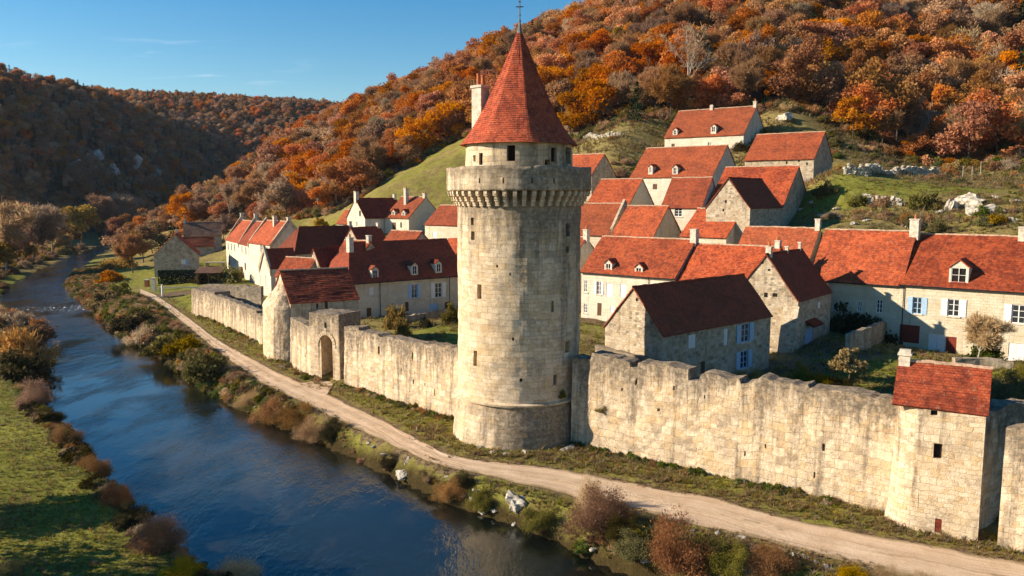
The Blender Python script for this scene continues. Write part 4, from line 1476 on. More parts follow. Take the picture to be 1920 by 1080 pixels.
house('R5', 'cottage', 'cottage with a plain red roof and a tiny skylight beside the keep parapet', 'cream', 'tile', chimneys=[])
house('R6', 'terraced_house', 'red roofed house touching the keep just under its corbels', 'cream', 'tile', party=(1.0,))
house('R7', 'terraced_house', 'red roofed house with a dark right gable, next to the house touching the keep', 'cream', 'tile')
house('R8', 'cottage', 'cottage with a worn orange roof squeezed behind the big stone gable', 'white', 'tile_old', front=[(1272, 398, 14, 16, 'win')])
house('R10', 'barn', 'tall barn with a broad red roof right behind the stone gable, shadow across it', 'rubble', 'tile', cat='barn')
house('R9', 'gabled_barn', 'stone barn turning its broad sunlit blank gable to the keep, dark roof', 'rubble', 'tile_shade', left=[(1361, 378, 3, 6, 'x'), (1356, 394, 3, 5, 'x')], cat='barn', ov=.15)
house('R11', 'cottage', 'low cottage with a bright red roof below the big stone gable', 'cream', 'tile')
# long row behind the barn
house('F1a', 'terraced_house', 'house of the lower row whose roof disappears behind the keep', 'white', 'tile', front=[(1098, 536, 8, 24, 'win')], chimneys=[(1.0, 0, 1.2, .9, 'pot')], party=())
house('F1b', 'townhouse', 'white fronted townhouse with two dormers and pale shutters behind the barn', 'white', 'tile',
      front=[(1098, 536, 7, 24, 'win'), (1123, 540, 8, 25, 'shut'), (1143, 544, 12, 26, 'closed'), (1168, 545, 11, 25, 'closed'), (1124, 580, 8, 24, 'browndoor'), (1098, 578, 7, 18, 'win'), (1148, 580, 8, 14, 'closed')], gutter=True, pipes=(1215,),
      dormers=[(1141, 504, 1.2, 1.7), (1198, 512, 1.2, 1.7)], chimneys=[(.99, 0, 1.5, 1.1, 'block')])
house('F1c', 'terraced_house', 'red roofed house between the dormered townhouse and the stone gable with round holes', 'cream', 'tile', front=[(1330, 545, 8, 20, 'win')], chimneys=[(.97, 0, .9, .8, 'pots')])
house('Rd', 'terraced_house', 'narrow red roofed house at the left end of the long shuttered row', 'cream', 'tile', chimneys=[(.98, 0, 1.3, .8, 'block')])
house('Re', 'townhouse', 'cream townhouse in the row with a bush darkened front and a big ridge chimney', 'cream', 'tile',
      front=[(1565, 576, 8, 14, 'win'), (1576, 580, 7, 22, 'closed'), (1649, 574, 12, 26, 'win'), (1612, 574, 9, 20, 'win'), (1668, 646, 8, 16, 'x')], gutter=True, chimneys=[(.99, 0, 1.6, 1.3, 'pot')])
house('Rf', 'townhouse', 'large cream townhouse with white shutters, a roof dormer and a dark red arch', 'cream', 'tile',
      front=[(1720, 573, 17, 32, 'blue'), (1788, 577, 22, 33, 'shut'), (1910, 589, 26, 36, 'shut'), (1705, 626, 38, 34, 'reddoor'), (1756, 643, 32, 34, 'closed'), (1783, 648, 20, 34, 'reddoor'), (1905, 661, 30, 36, 'closed'), (1684, 646, 10, 14, 'x')], gutter=True,
      dormers=[(1798, 517, 1.9, 2.0)], chimneys=[(.60, 0, 1.2, 1.1, 'block')], pipes=(1692,))
house('G1', 'gabled_house', 'stone house with a pierced sunlit gable and a pale blue door', 'rubble', 'tile_shade',
      front=[(1517, 628, 15, 34, 'bluedoor'), (1536, 572, 6, 12, 'closed')], left=[(1436, 553, 6, 9, 'x'), (1453, 553, 8, 7, 'x'), (1430, 493, 3, 4, 'x'), (1442, 506, 4, 4, 'x')], chimneys=[(.06, 0, .9, .7, 'pot'), (.55, 0, .7, .4, 'block'), (.93, 0, 1.0, .35, 'block')], ov=.15)
house('Barn', 'barn', 'big stone barn just inside the rampart with a dark red roof and blue windows', 'rubble', 'tile_shade',
      front=[(1298, 640, 14, 26, 'closed'), (1361, 632, 8, 32, 'closed'), (1397, 624, 15, 36, 'blue'), (1395, 674, 14, 34, 'blue'), (1318, 690, 8, 26, 'browndoor')], left=[(1194, 562, 4, 6, 'x')], cat='barn', ov=.25)
# houses left of the keep
house('L1', 'manor_house', 'long shaded house left of the keep with a dark roof and white dormers', 'cream', 'tile_shade',
      front=[(692, 592, 9, 30, 'browndoor'), (777, 546, 11, 26, 'blue'), (822, 544, 13, 28, 'shut'), (763, 575, 7, 18, 'browndoor'), (813, 578, 16, 18, 'bluedoor'), (838, 575, 8, 18, 'browndoor'), (697, 546, 8, 14, 'closed')], gutter=True,
      dormers=[(703, 515, 1.2, 1.7), (777, 507, 1.2, 1.7), (822, 503, 1.2, 1.7)], chimneys=[(.12, -1.0, 1.0, 1.0, 'tall')], pipes=(713, 843), hipl=3.2)
house('L1w', 'house_wing', 'wing with a bright orange red roof slope at the corner of the long shaded house', 'rubble', 'tile', chimneys=[(.93, 0, 1.0, .8, 'block')])
l2 = house('L2', 'wall_house', 'small rampart house with mottled red roof and a rounded stone end, beside the gate tower', 'wall', 'tile_old', front=[(612, 573, 6, 20, 'browndoor'), (595, 574, 4, 10, 'x')], left=[(520, 540, 4, 6, 'x')], ov=.2)
house('L3a', 'large_house', 'large house with a big dark hipped roof left of the orange wing', 'cream', 'tile_shade', front=[(572, 488, 6, 12, 'win'), (600, 484, 6, 12, 'win')], chimneys=[(.97, 0, 1.0, .8, 'block')], hipl=3.4)
house('L8', 'dark_roofed_house', 'narrow house with a dark roof between the large hipped roof and the meadow houses', 'rubble', 'tile_shade', chimneys=[(.95, 0, .9, .8, 'block')])
house('L3b', 'small_gabled_house', 'little house showing a pale steep triangular gable behind the mottled roof', 'rubble', 'tile_shade', left=[(600, 507, 3, 5, 'x')], ov=.1)
house('L3c', 'lean_to', 'low red roofed outbuilding left of the pale triangular gable', 'cream', 'tile')
house('L3d', 'white_house', 'white tall fronted house with dark red roof at the near end of the terrace', 'white', 'tile_shade', left=[(487, 525, 4, 22, 'win'), (499, 528, 4, 24, 'win')], front=[(525, 505, 5, 10, 'win')], party=(0.0,), ov=.1)
house('LA', 'white_terraced_house', 'farthest white terraced house facing the river, tall windows', 'white', 'tile', front=[(428, 462, 3, 14, 'win'), (434, 463, 3, 14, 'win'), (440, 465, 3, 14, 'win'), (430, 488, 4, 14, 'browndoor'), (440, 490, 4, 12, 'win')], party=(0.0,), party_h=1.3, chimneys=[(.0, 0, 1.9, .9, 'block')])
house('LB', 'white_terraced_house', 'middle white terraced house with a worn roof between dark party walls', 'white', 'tile_old', front=[(454, 468, 3, 14, 'win'), (461, 470, 3, 14, 'win'), (467, 474, 3, 14, 'win'), (460, 500, 4, 14, 'browndoor')], party=(0.0,), party_h=1.3, chimneys=[(.0, 0, 1.9, .9, 'block')])
house('LC', 'white_terraced_house', 'nearest white terraced house with a broad sunlit roof and grey chimney', 'white', 'tile', front=[(490, 466, 4, 14, 'win'), (500, 470, 4, 14, 'win')], party=(0.0, 1.0), chimneys=[(.55, -.8, 1.2, .9, 'block'), (.99, 0, 1.0, .8, 'block')])
house('L4a', 'dark_roofed_house', 'house with a near black red roof at the foot of the meadow', 'white', 'tile_shade', left=[(675, 400, 5, 10, 'win'), (669, 420, 5, 9, 'win')], chimneys=[(.02, 0, 1.6, 1.0, 'block'), (.97, 0, 1.0, .8, 'block')])
house('L4b', 'meadow_house', 'white fronted house with a sunlit roof and tall chimney below the meadow', 'white', 'tile', front=[(739, 427, 7, 20, 'browndoor'), (752, 422, 3, 10, 'x')], dormers=[(738, 402, 1.1, 1.5), (757, 403, 1.1, 1.5)], chimneys=[(.42, -1.6, 2.0, .9, 'tall'), (.97, 0, .9, .9, 'pot')])
house('L4c', 'cottage', 'cottage with a two tone red roof just left of the keep corbels', 'cream', 'tile_old', front=[(815, 440, 7, 12, 'closed')], party=())
house('L4d', 'shed', 'low shed with a pale edged red roof behind the long shaded house', 'rubble', 'tile')
house('L4e', 'cottage', 'tiny red roofed cottage at the left edge of the meadow houses', 'white', 'tile')
house('L7', 'cottage', 'red roofed cottage showing between the long shaded house and the keep', 'cream', 'tile')
house('L5', 'riverside_house', 'grey house with a broad shaded gable by the end of the path', 'rubble', 'tile', right=[(350, 492, 5, 12, 'bluedoor'), (344, 491, 6, 8, 'closed')], front=[(275, 490, 3, 8, 'win')], chimneys=[(.08, 0, .8, .7, 'block')])
house('L6b', 'lean_to', 'low dark red lean to in front of the brown slate coloured roof', 'rubble', 'tile_shade')
house('L6', 'brown_roofed_house', 'long house with a brown slate coloured roof behind the grey riverside house', 'rubble', 'tile_brown', chimneys=[(.03, 0, 1.0, .9, 'block')])

# square turret on the rampart
HOUSES['T'] = (22.2, 46, -47, 4.7, 4.2, 7.45, 9.5, 0)
_x, _y = at_z(1663, 984, 0)[:2]
_x2, _y2 = at_z(1831, 1017, 0)[:2]
HOUSES['T'] = (_x + .05, _y, degrees(atan2(_y2 - _y, _x2 - _x)), hypot(_x2 - _x, _y2 - _y), 4.0, 7.25, 9.35, 0)
trt = house('T', 'square_turret', 'square stone wall turret with a speckled red tile roof nearest the camera', 'wall', 'tile_old', front=[(1758, 846, 16, 30, 'x'), (1759, 986, 13, 28, 'reddoor'), (1752, 763, 13, 10, 'x')], chimneys=[(.05, 0, .55, .8, 'stub')], cat='turret', ov=.12, rnd=1.5)
mb = MB()                                               # rounded buttress on its left corner
Tx, Ty, Ta, TL, TW = HOUSES['T'][:5]


def butP(u, v, d):
    r = 1.5 + .35 * max(0, 1 - v / 5.5) ** 1.5 * cos(u) ** 2 + fbm(u, v, 141, 2) * .05
    return (1.5 - r * cos(u), 1.5 - r * sin(u), v)


mb.grid(lambda u, v: butP(u, v, 0), lines(0, pi / 2, .13), lines(-1.0, 7.28, .35))
for f in range(len(mb.uv)):
    mb.uv[f] = [(q * 1.5, r_) for q, r_ in mb.uv[f]]
o = mb.build("rounded_corner", M['wall'], trt, weld=True)
stain_attr(o, lambda c: .3 * np.exp(-np.clip(7.2 - c[:, 2], 0, 99) / 1.5) + .05)
mb = MB()                                               # rounded stone end of the rampart house


def apseP(u, v, d):
    s = 1.0 if v < 5.7 else max(.02, 1 - ((v - 5.7) / 2.6))
    r = (1 + .06 * (1 - min(1, max(0, v) / 5))) + fbm(u * 3, v / .8, 143, 3) * .03
    return (-.02 - 2.0 * cos(u) * r * s, 4.0 + 3.98 * sin(u) * r * (.25 + .75 * s), v)


mb.grid(lambda u, v: apseP(u, v, 0), lines(-pi / 2, pi / 2, .11), lines(-1.6, 8.2, .3), flip=True)
for f in range(len(mb.uv)):
    mb.uv[f] = [(q * 3.2, r_) for q, r_ in mb.uv[f]]
o = mb.build("rounded_end", M['wall'], l2, weld=True)
stain_attr(o, lambda c: np.exp(-np.clip(7.4 - c[:, 2], 0, 99) / 1.5) * .4 + .45 * (c[:, 1] < 1.5))  # darker towards the top and where the curve meets the long front
#@@VEG
# ------------------------------------------------------------------ plants: prototypes
def quads_mesh(name, C, A, B, tint, mat, extra=None):
    """one quad per row: centre C, half axes A and B; extra = (verts, faces) of solid wood in slot 1"""
    n = len(C)
    V = np.stack([C - A - B, C + A - B, C + A + B, C - A + B], 1).reshape(-1, 3)
    F = np.arange(4 * n).reshape(n, 4)
    me = bpy.data.meshes.new(name)
    v, f = V.tolist(), F.tolist()
    me.from_pydata(v, [], f)
    at = me.attributes.new("tint", 'FLOAT', 'FACE')
    at.data.foreach_set("value", np.clip(tint, 0, 1).astype(np.float32))
    me.materials.append(mat)
    return me


def rand_axes(n, rng, la, lb, up=0.0):
    d = rng.normal(size=(n, 3))
    d[:, 2] += up
    d /= np.linalg.norm(d, axis=1)[:, None]
    e = rng.normal(size=(n, 3))
    e -= d * (e * d).sum(1)[:, None]
    e /= np.linalg.norm(e, axis=1)[:, None]
    s = rng.uniform(.6, 1.35, (n, 1))
    return d * la * s, e * lb * s


def crown_mesh(name, seed, R, H, z0, mat, ncl=50, per=74, leaf=.23, shape='round', loose=.36):
    rng = np.random.default_rng(seed)
    cs, ts = [], []
    nb = 7
    bough = []
    for k in range(nb):
        a_, e_ = 2 * pi * (k + rng.uniform(-.3, .3)) / (nb - 1), rng.uniform(.15, .8)
        q_ = rng.uniform(.40, .72) if k < nb - 1 else .05
        bough.append(np.array([R * q_ * cos(a_), R * q_ * sin(a_), z0 + H * (e_ if k < nb - 1 else .74)]))
    for k in range(ncl):
        u = rng.normal(size=3)
        u /= np.linalg.norm(u)
        if u[2] < -.55:
            u[2] *= -.4
        r = rng.uniform(.45, 1.0) ** .5
        lob = 1 + .22 * math.sin(3 * atan2(u[1], u[0]) + seed) + .12 * math.sin(5 * u[2] + seed * 2)
        if shape == 'cone':
            h = rng.uniform(0, 1) ** 1.3
            a = rng.uniform(0, 2 * pi)
            rr = (1 - h) * rng.uniform(.55, 1.0)
            c = np.array([R * rr * cos(a), R * rr * sin(a), z0 + h * H])
        else:
            bsz = R * (.50 if k % nb < nb - 1 else .58) * (.8 + .4 * ((k % nb) * .37 % 1))
            c = bough[k % nb] + u * bsz * r * np.array([1, 1, .85])
        cs.append(c)
        ts.append(min(1, max(0, .5 + .35 * math.sin((k % nb) * 2.1 + seed) + rng.uniform(-.25, .25))))
    cs = np.array(cs)
    C = np.repeat(cs, per, 0)
    g = rng.normal(size=C.shape)
    g /= np.linalg.norm(g, axis=1)[:, None]
    g *= rng.uniform(.2, 1, (len(g), 1)) ** .5
    rad = R * loose * rng.uniform(.7, 1.3, (ncl, 1)).repeat(per, 0)
    C = C + g * rad * np.array([1, 1, .72])
    A, B = rand_axes(len(C), rng, leaf, leaf * .62, -.1)
    t = np.repeat(np.array(ts), per) * .6 + rng.uniform(0, .55, len(C))
    return quads_mesh(name, C, A, B, t, mat)


def branches(seed, H, R, levels=3, r0=.22, lean=.1, trunk=.45):
    """trunk and limbs as tapering tubes; returns the builder and the limb ends"""
    rng = random.Random(seed)
    mb = MB()
    tips = []

    def grow(p, d, ln, r, lv):
        n = 3 if lv == 0 else 2
        for i in range(n):
            d = (d + Vector((rng.uniform(-1, 1), rng.uniform(-1, 1), rng.uniform(-.2, .6))) * (.10 if lv == 0 else .22)).normalized()
            q = p + d * ln / n
            r1 = r * (.80 if lv == 0 else .72)
            mb.taper(p, q, r, r1, 6 if lv == 0 else 4, cap=False)
            p, r = q, r1
            if lv < levels and (i > 0 or lv > 0):
                for _ in range(3 if lv < 2 else 2):
                    a = rng.uniform(0, 2 * pi)
                    t = rng.uniform(.5, 1.0)
                    dd = (d * .65 + Vector((cos(a), sin(a), rng.uniform(.0, .6))) * t).normalized()
                    grow(p, dd, ln * rng.uniform(.45, .7), r * .62, lv + 1)
            elif lv >= levels:
                tips.append((p, d))
        tips.append((p, d))
        if lv < levels:
            grow(p, d, ln * .6, r, lv + 1)
    grow(Vector((0, 0, -.5)), Vector((lean, rng.uniform(-lean, lean), 1)).normalized(), H * trunk, r0, 0)
    return mb, tips


def mesh_of(mb, name, mat):
    o = mb.build(name, mat)
    me = o.data
    bpy.data.objects.remove(o)
    return me


def twig_crown(name, seed, tips, mat, per=26, ln=.55, wd=.035, spread=.9):
    rng = np.random.default_rng(seed)
    P = np.array([list(p) for p, d in tips])
    D = np.array([list(d) for p, d in tips])
    C = np.repeat(P, per, 0)
    d = np.repeat(D, per, 0) * .7 + rng.normal(size=C.shape) * .75 + np.array([0, 0, .25])
    d /= np.linalg.norm(d, axis=1)[:, None]
    C = C + d * rng.uniform(0, spread, (len(C), 1)) * 1.1 + rng.normal(size=C.shape) * .12
    e = rng.normal(size=C.shape)
    e -= d * (e * d).sum(1)[:, None]
    e /= np.linalg.norm(e, axis=1)[:, None]
    s = rng.uniform(.5, 1.3, (len(C), 1))
    return quads_mesh(name, C, d * ln * s, e * wd * s, rng.uniform(0, 1, len(C)), mat)


def conifer_mesh(name, seed, H, R, mat, tiers=15, per=46):
    rng = np.random.default_rng(seed)
    C, A, B = [], [], []
    for k in range(tiers):
        t = k / tiers
        z = H * (.10 + .88 * t)
        rr = R * (1 - t) ** .9 * rng.uniform(.8, 1.12) + .12
        for i in range(int(per * (1 - t * .75))):
            a = rng.uniform(0, 2 * pi)
            q = rng.uniform(.25, 1)
            dirv = np.array([cos(a), sin(a), -.35 + rng.normal() * .15])
            C.append([cos(a) * rr * q, sin(a) * rr * q, z - q * rr * .30 + rng.normal() * .12])
            A.append(dirv / np.linalg.norm(dirv) * rng.uniform(.25, .55))
            e = np.array([-sin(a), cos(a), rng.normal() * .5])
            B.append(e / np.linalg.norm(e) * rng.uniform(.10, .22))
    return quads_mesh(name, np.array(C), np.array(A), np.array(B), rng.uniform(0, 1, len(C)), mat)


def bush_mesh(name, seed, mats_tint, mat, n=1500, leaf=.10, up=.2, twiggy=.0, flat=.8):
    """unit bush: about one unit in radius, dome shaped, uneven"""
    rng = np.random.default_rng(seed)
    ncl = 26
    cs = []
    if n > 5000:
        ncl = 40
    for k in range(ncl):
        a, q = rng.uniform(0, 2 * pi), rng.uniform(0, 1) ** .55 * rng.choice([.70, .78, .85, 1.15])
        cs.append([q * cos(a), q * sin(a), rng.uniform(.05, 1) * flat * sqrt(max(.05, 1 - min(q, .97) ** 2)) * rng.uniform(.45, 1.3)])
    cs = np.array(cs)
    C = np.repeat(cs, n // ncl, 0)
    C = C + rng.normal(size=C.shape) * np.array([.15, .15, .12])
    C[:, 2] = np.abs(C[:, 2])
    A, B = rand_axes(len(C), rng, leaf, leaf * .55, up)
    if twiggy:
        k = rng.uniform(0, 1, len(C)) < twiggy
        d = C / (np.linalg.norm(C, axis=1)[:, None] + 1e-6) * .6 + rng.normal(size=C.shape) * .3 + np.array([0, 0, .5])
        d /= np.linalg.norm(d, axis=1)[:, None]
        A[k] = d[k] * leaf * 1.9
        B[k] = B[k] * .25
    t = np.repeat(rng.uniform(.1, .8, ncl), n // ncl) * .6 + rng.uniform(0, .5, len(C))
    return quads_mesh(name, C, A, B, t, mat)


TREES = {}                                             # kind -> [(trunk mesh, crown mesh, height)]


def leafy(kind, mat, seeds, H=12, R=4.6, bark='bark', **kw):
    for s in seeds:
        rng = random.Random(s)
        h = H * rng.uniform(.9, 1.1)
        mb, tips = branches(s, h, R, 1, .20, .08, .55)
        tr = mesh_of(mb, "trunk", M[bark])
        cr = crown_mesh("crown", s, R * rng.uniform(.9, 1.1), h * .82, h * .20, M[mat], **kw)
        TREES.setdefault(kind, []).append((tr, cr, h))


def bare(kind, mat, seeds, H=12, R=4, bark='bark', levels=3, **kw):
    for s in seeds:
        mb, tips = branches(s, H, R, levels, .21, .08, .42)
        TREES.setdefault(kind, []).append((mesh_of(mb, "trunk", M[bark]), twig_crown("crown", s, tips, M[mat], **kw), H))


leafy('rust', 'rust', (1, 2, 3, 4))
leafy('orange', 'orange', (11, 12, 13))
leafy('brown', 'twig', (21, 22, 23), leaf=.22, ncl=46, per=74)
for kk in TREES['brown']:
    pass
leafy('gold', 'gold', (31, 32), H=9, R=3.4)
bare('bare', 'twig', (41, 42, 43), per=16)
bare('grey', 'grey_twig', (51, 52), bark='palebark', per=13)
bare('white', 'grey_twig', (61, 62), bark='palebark', levels=2, per=6, ln=.3, wd=.03)
for s in (71, 72):
    mb = MB()
    mb.taper((0, 0, -.5), (0, 0, 11), .2, .05, 6)
    TREES.setdefault('conifer', []).append((mesh_of(mb, "trunk", M['bark']), conifer_mesh("crown", s, 12.5, 2.7, M['green']), 12.5))

BUSH = {}
for kind, mat, kw in (('olive', 'olive', {}), ('green', 'greenleaf', {}), ('russet', 'russet', dict(twiggy=.5)), ('gold', 'gold', {}), ('twig', 'grey_twig', dict(twiggy=.85)), ('dark', 'duskleaf', dict(twiggy=.3)), ('orange', 'orange', {}), ('brown', 'twig', dict(twiggy=.6))):
    BUSH[kind] = [bush_mesh("foliage", 200 + len(BUSH) * 10 + q, None, M[mat], n=3400, leaf=.06, **kw) for q in range(3)]

NEARB = {kind: [bush_mesh('foliage', 700 + i * 10 + q, None, M[mat], n=24000, leaf=.019, **kw) for q in range(2)] for i, (kind, mat, kw) in enumerate((('olive', 'olive', {}), ('green', 'olive', {}), ('russet', 'russet', dict(twiggy=.7)), ('gold', 'gold', {}), ('twig', 'grey_twig', dict(twiggy=.9)), ('dark', 'duskleaf', dict(twiggy=.4)), ('orange', 'orange', dict(twiggy=.3)), ('brown', 'twig', dict(twiggy=.7))))}


def tree(kind, x, y, s, label, group=None, name=None, cat="tree", z=None, rz=None, vi=None, sz=1.0):
    tr, cr, h = TREES[kind][RNG.randrange(len(TREES[kind])) if vi is None else vi]
    gz = ground_z(x, y) if z is None else z
    r = empty(name or {'rust': 'oak_tree', 'orange': 'beech_tree', 'brown': 'brown_tree', 'gold': 'golden_tree', 'bare': 'bare_tree', 'grey': 'bare_tree', 'white': 'dead_tree', 'conifer': 'conifer_tree'}[kind], (x, y, gz), RNG.uniform(0, 6.28) if rz is None else rz, s)
    r.scale = (s, s, s * sz)
    tag(r, label, cat, group)
    for nm, me_ in (("trunk", tr), ("crown", cr)):
        o = bpy.data.objects.new(nm, me_)
        link(o, r)
    return r


def bush(kind, px, py, rad, hgt, label, group=None, name='bush', pos=None, wide=1.0):
    p = on_land(px, py) if pos is None else np.array(pos)
    near = p[1] < 78 and kind in NEARB
    o = bpy.data.objects.new(name, (NEARB if near else BUSH)[kind][RNG.randrange(2 if near else 3)])
    o.location = (p[0], p[1], p[2] - .12)
    o.rotation_euler = (0, 0, RNG.uniform(0, 6.28))
    o.scale = (rad * RNG.uniform(.85, 1.3), rad * RNG.uniform(.75, 1.1), hgt / .85)
    link(o)
    tag(o, label, "bush", group)
    return o


def project(p):
    v = np.asarray(p, float) - EYE
    c = v @ FWD
    return 960 + FPX * v[..., 0] / c, 540 - FPX * (v @ UPV) / c


# ------------------------------------------------------------------ plants nobody could count: one object each, filled by geometry nodes
def scatter(name, pts, kinds, scales, protos, tilt=0.06, seed=0):
    """pts (n,3); kinds index into protos (list of mesh lists joined as one object)"""
    rng = np.random.default_rng(seed)
    me = bpy.data.meshes.new(name)
    me.from_pydata(np.asarray(pts).tolist(), [], [])
    n = len(pts)
    a = me.attributes.new("kind", 'INT', 'POINT')
    a.data.foreach_set("value", np.asarray(kinds, np.int32))
    a = me.attributes.new("size", 'FLOAT_VECTOR', 'POINT')
    sc = np.asarray(scales, np.float32)
    if sc.ndim == 1:
        sc = np.repeat(sc[:, None], 3, 1)
    a.data.foreach_set("vector", sc.ravel())
    a = me.attributes.new("turn", 'FLOAT_VECTOR', 'POINT')
    a.data.foreach_set("vector", np.column_stack([rng.normal(0, tilt, n), rng.normal(0, tilt, n), rng.uniform(0, 6.28, n)]).astype(np.float32).ravel())
    o = link(bpy.data.objects.new(name, me))
    ng = bpy.data.node_groups.new(name, 'GeometryNodeTree')
    ng.interface.new_socket("Geometry", in_out='INPUT', socket_type='NodeSocketGeometry')
    ng.interface.new_socket("Geometry", in_out='OUTPUT', socket_type='NodeSocketGeometry')
    gi, go = ng.nodes.new('NodeGroupInput'), ng.nodes.new('NodeGroupOutput')
    jn = ng.nodes.new('GeometryNodeJoinGeometry')

    def named(nm, dt):
        q = ng.nodes.new('GeometryNodeInputNamedAttribute')
        q.data_type = dt
        q.inputs['Name'].default_value = nm
        return q.outputs[0]
    ks, ss, ts = named("kind", 'INT'), named("size", 'FLOAT_VECTOR'), named("turn", 'FLOAT_VECTOR')
    for i, pm in enumerate(protos):
        ob_ = bpy.data.objects.new(name + "_source", pm)
        oi = ng.nodes.new('GeometryNodeObjectInfo')
        oi.inputs['Object'].default_value = ob_
        oi.inputs['As Instance'].default_value = True
        cmp_ = ng.nodes.new('FunctionNodeCompare')
        cmp_.data_type = 'INT'
        cmp_.operation = 'EQUAL'
        ng.links.new(ks, cmp_.inputs[2])
        cmp_.inputs[3].default_value = i
        ip = ng.nodes.new('GeometryNodeInstanceOnPoints')
        ng.links.new(gi.outputs[0], ip.inputs['Points'])
        ng.links.new(cmp_.outputs[0], ip.inputs['Selection'])
        ng.links.new(oi.outputs['Geometry'], ip.inputs['Instance'])
        ng.links.new(ts, ip.inputs['Rotation'])
        ng.links.new(ss, ip.inputs['Scale'])
        ng.links.new(ip.outputs[0], jn.inputs[0])
    ng.links.new(jn.outputs[0], go.inputs[0])
    md = o.modifiers.new("fill", 'NODES')
    md.node_group = ng
    tag(o, kind='stuff')
    return o


def join_mesh(name, mes, scale=1.0):
    bm = bmesh.new()
    mats = []
    base = bpy.data.meshes.new(name)
    V, F, MI, T = [], [], [], []
    for k, me_ in enumerate(mes):
        n0 = len(V)
        V += [tuple(v.co * scale) for v in me_.vertices]
        has = me_.attributes.get("tint")
        for i, f in enumerate(me_.polygons):
            F.append([n0 + q for q in f.vertices])
            MI.append(k)
            T.append(has.data[i].value if has else .5)
        base.materials.append(me_.materials[0])
    bm.free()
    base.from_pydata(V, [], F)
    base.polygons.foreach_set("material_index", MI)
    a = base.attributes.new("tint", 'FLOAT', 'FACE')
    a.data.foreach_set("value", T)
    return base


def poly_points(poly, cell, jit=.45, seed=3):
    rng = np.random.default_rng(seed)
    lo, hi = poly.min(0), poly.max(0)
    X, Y = np.meshgrid(np.arange(lo[0], hi[0], cell), np.arange(lo[1], hi[1], cell))
    P = np.stack([X.ravel(), Y.ravel()], 1)
    P[:, 0] += (np.round(P[:, 1] / cell) % 2) * cell / 2
    P += rng.uniform(-jit, jit, P.shape) * cell
    return P[poly_info(P, poly)[0]]


# hillside forest: the nearest trees one by one, the rest as one mass
FP = poly_points(forest_poly, 6.2, .42, 5)
FZ = land(FP)
F3 = np.column_stack([FP, FZ])
fx_, fy_ = project(F3 + np.array([0, 0, 6]))
vis = (fx_ > -60) & (fx_ < 1985) & (fy_ > -90) & (F3[:, 1] > 0)
F3 = F3[vis]
fx_, fy_ = fx_[vis], fy_[vis]
order = np.argsort(np.hypot(F3[:, 0], F3[:, 1]))
F3, fx_, fy_ = F3[order], fx_[order], fy_[order]
kn = fbm(F3[:, 0] / 28, F3[:, 1] / 28, 151, 3)
rk = NP.uniform(0, 1, len(F3))
far_left = fx_ < 600
kinds = []
for i in range(len(F3)):
    q, r = kn[i], rk[i]
    if r < .035:
        kinds.append('conifer')
    elif r < .065:
        kinds.append('gold')
    elif r < .10:
        kinds.append('grey')
    elif r < .125:
        kinds.append('white')
    elif r < .32:
        kinds.append('bare')
    elif q > .22:
        kinds.append('orange' if r < .82 else 'rust')
    elif q < -.15:
        kinds.append('brown' if r < .62 else 'rust')
    else:
        kinds.append('rust' if r < .64 else ('brown' if r < .78 else 'orange'))
GROUPS = {'rust': ("rust leaved oak in the forest on the slope above the village", "rust leaved oaks of the hillside forest"),
          'orange': ("bright orange leaved beech in the forest on the slope above the village", "orange beeches of the hillside forest"),
          'brown': ("brown half bare tree in the forest on the slope above the village", "brown half bare trees of the hillside forest"),
          'gold': ("small yellow leaved tree in the forest on the slope above the village", "yellow trees of the hillside forest"),
          'grey': ("grey leafless tree with pale trunk in the hillside forest", "leafless pale trees of the hillside forest"),
          'white': ("bleached pale trunked bare tree among the autumn crowns of the hillside forest", "bleached pale trunked trees of the hillside forest"),
          'bare': ("brown leafless tree with bare limbs in the forest on the slope above the village", "brown leafless trees of the hillside forest"),
          'conifer': ("dark green conifer among the autumn trees of the hillside forest", "dark conifers of the hillside forest")}
N_IND = 285
for i in range(min(N_IND, len(F3))):
    edge_ = smooth((np.hypot(*F3[i, :2]) - 180) / 60)
    tree(kinds[i], F3[i, 0], F3[i, 1], RNG.uniform(.62, 1.22), *GROUPS[kinds[i]], z=F3[i, 2], sz=RNG.uniform(.85, 1.15))
protos, pk = [], {}
for kd in ('rust', 'orange', 'brown', 'gold', 'grey', 'conifer', 'bare', 'white'):
    for v in range(len(TREES[kd])):
        pk.setdefault(kd, []).append(len(protos))
        protos.append(join_mesh("forest_tree", TREES[kd][v][:2]))
rest = range(N_IND, len(F3))
scatter("forest", F3[N_IND:], [RNG.choice(pk[kinds[i]]) for i in rest], NP.uniform(.6, 1.22, len(F3) - N_IND), protos, .05, 2)
# woods on the far hills
HP = poly_points(far_poly, 5.7, .45, 9)
HP = HP[(HP[:, 1] < 1000)]
HP = np.vstack([HP, poly_points(np.array([(-200, 385), (-165, 352), (-118, 318), (-112, 300), (-140, 380), (-160, 430), (-205, 500), (-214, 430)], float), 6.0, .45, 41)])
HZ = land(HP)
H3 = np.column_stack([HP, HZ])
hx_, hy_ = project(H3 + np.array([0, 0, 6]))
h_ok = (hx_ > -140) & (hx_ < 760) & (hy_ < 470)
H3 = H3[h_ok]
hn = fbm(H3[:, 0] / 40, H3[:, 1] / 40, 161, 3)
hr = NP.uniform(0, 1, len(H3))
hk = []
for q, r, q2 in zip(hn, hr, H3[:, 2]):
    hk.append('conifer' if ((r < .13 and q2 > 6) or (q < -.28 and r < .6) or (q2 > 88 and r < .34)) else ('brown' if r < .70 else ('bare' if r < .78 else ('rust' if r < .95 else ('orange' if r < .985 else 'gold')))))
scatter("far_forest", H3, [RNG.choice(pk[k_]) for k_ in hk], NP.uniform(.5, .95, len(H3)), protos, .05, 3)

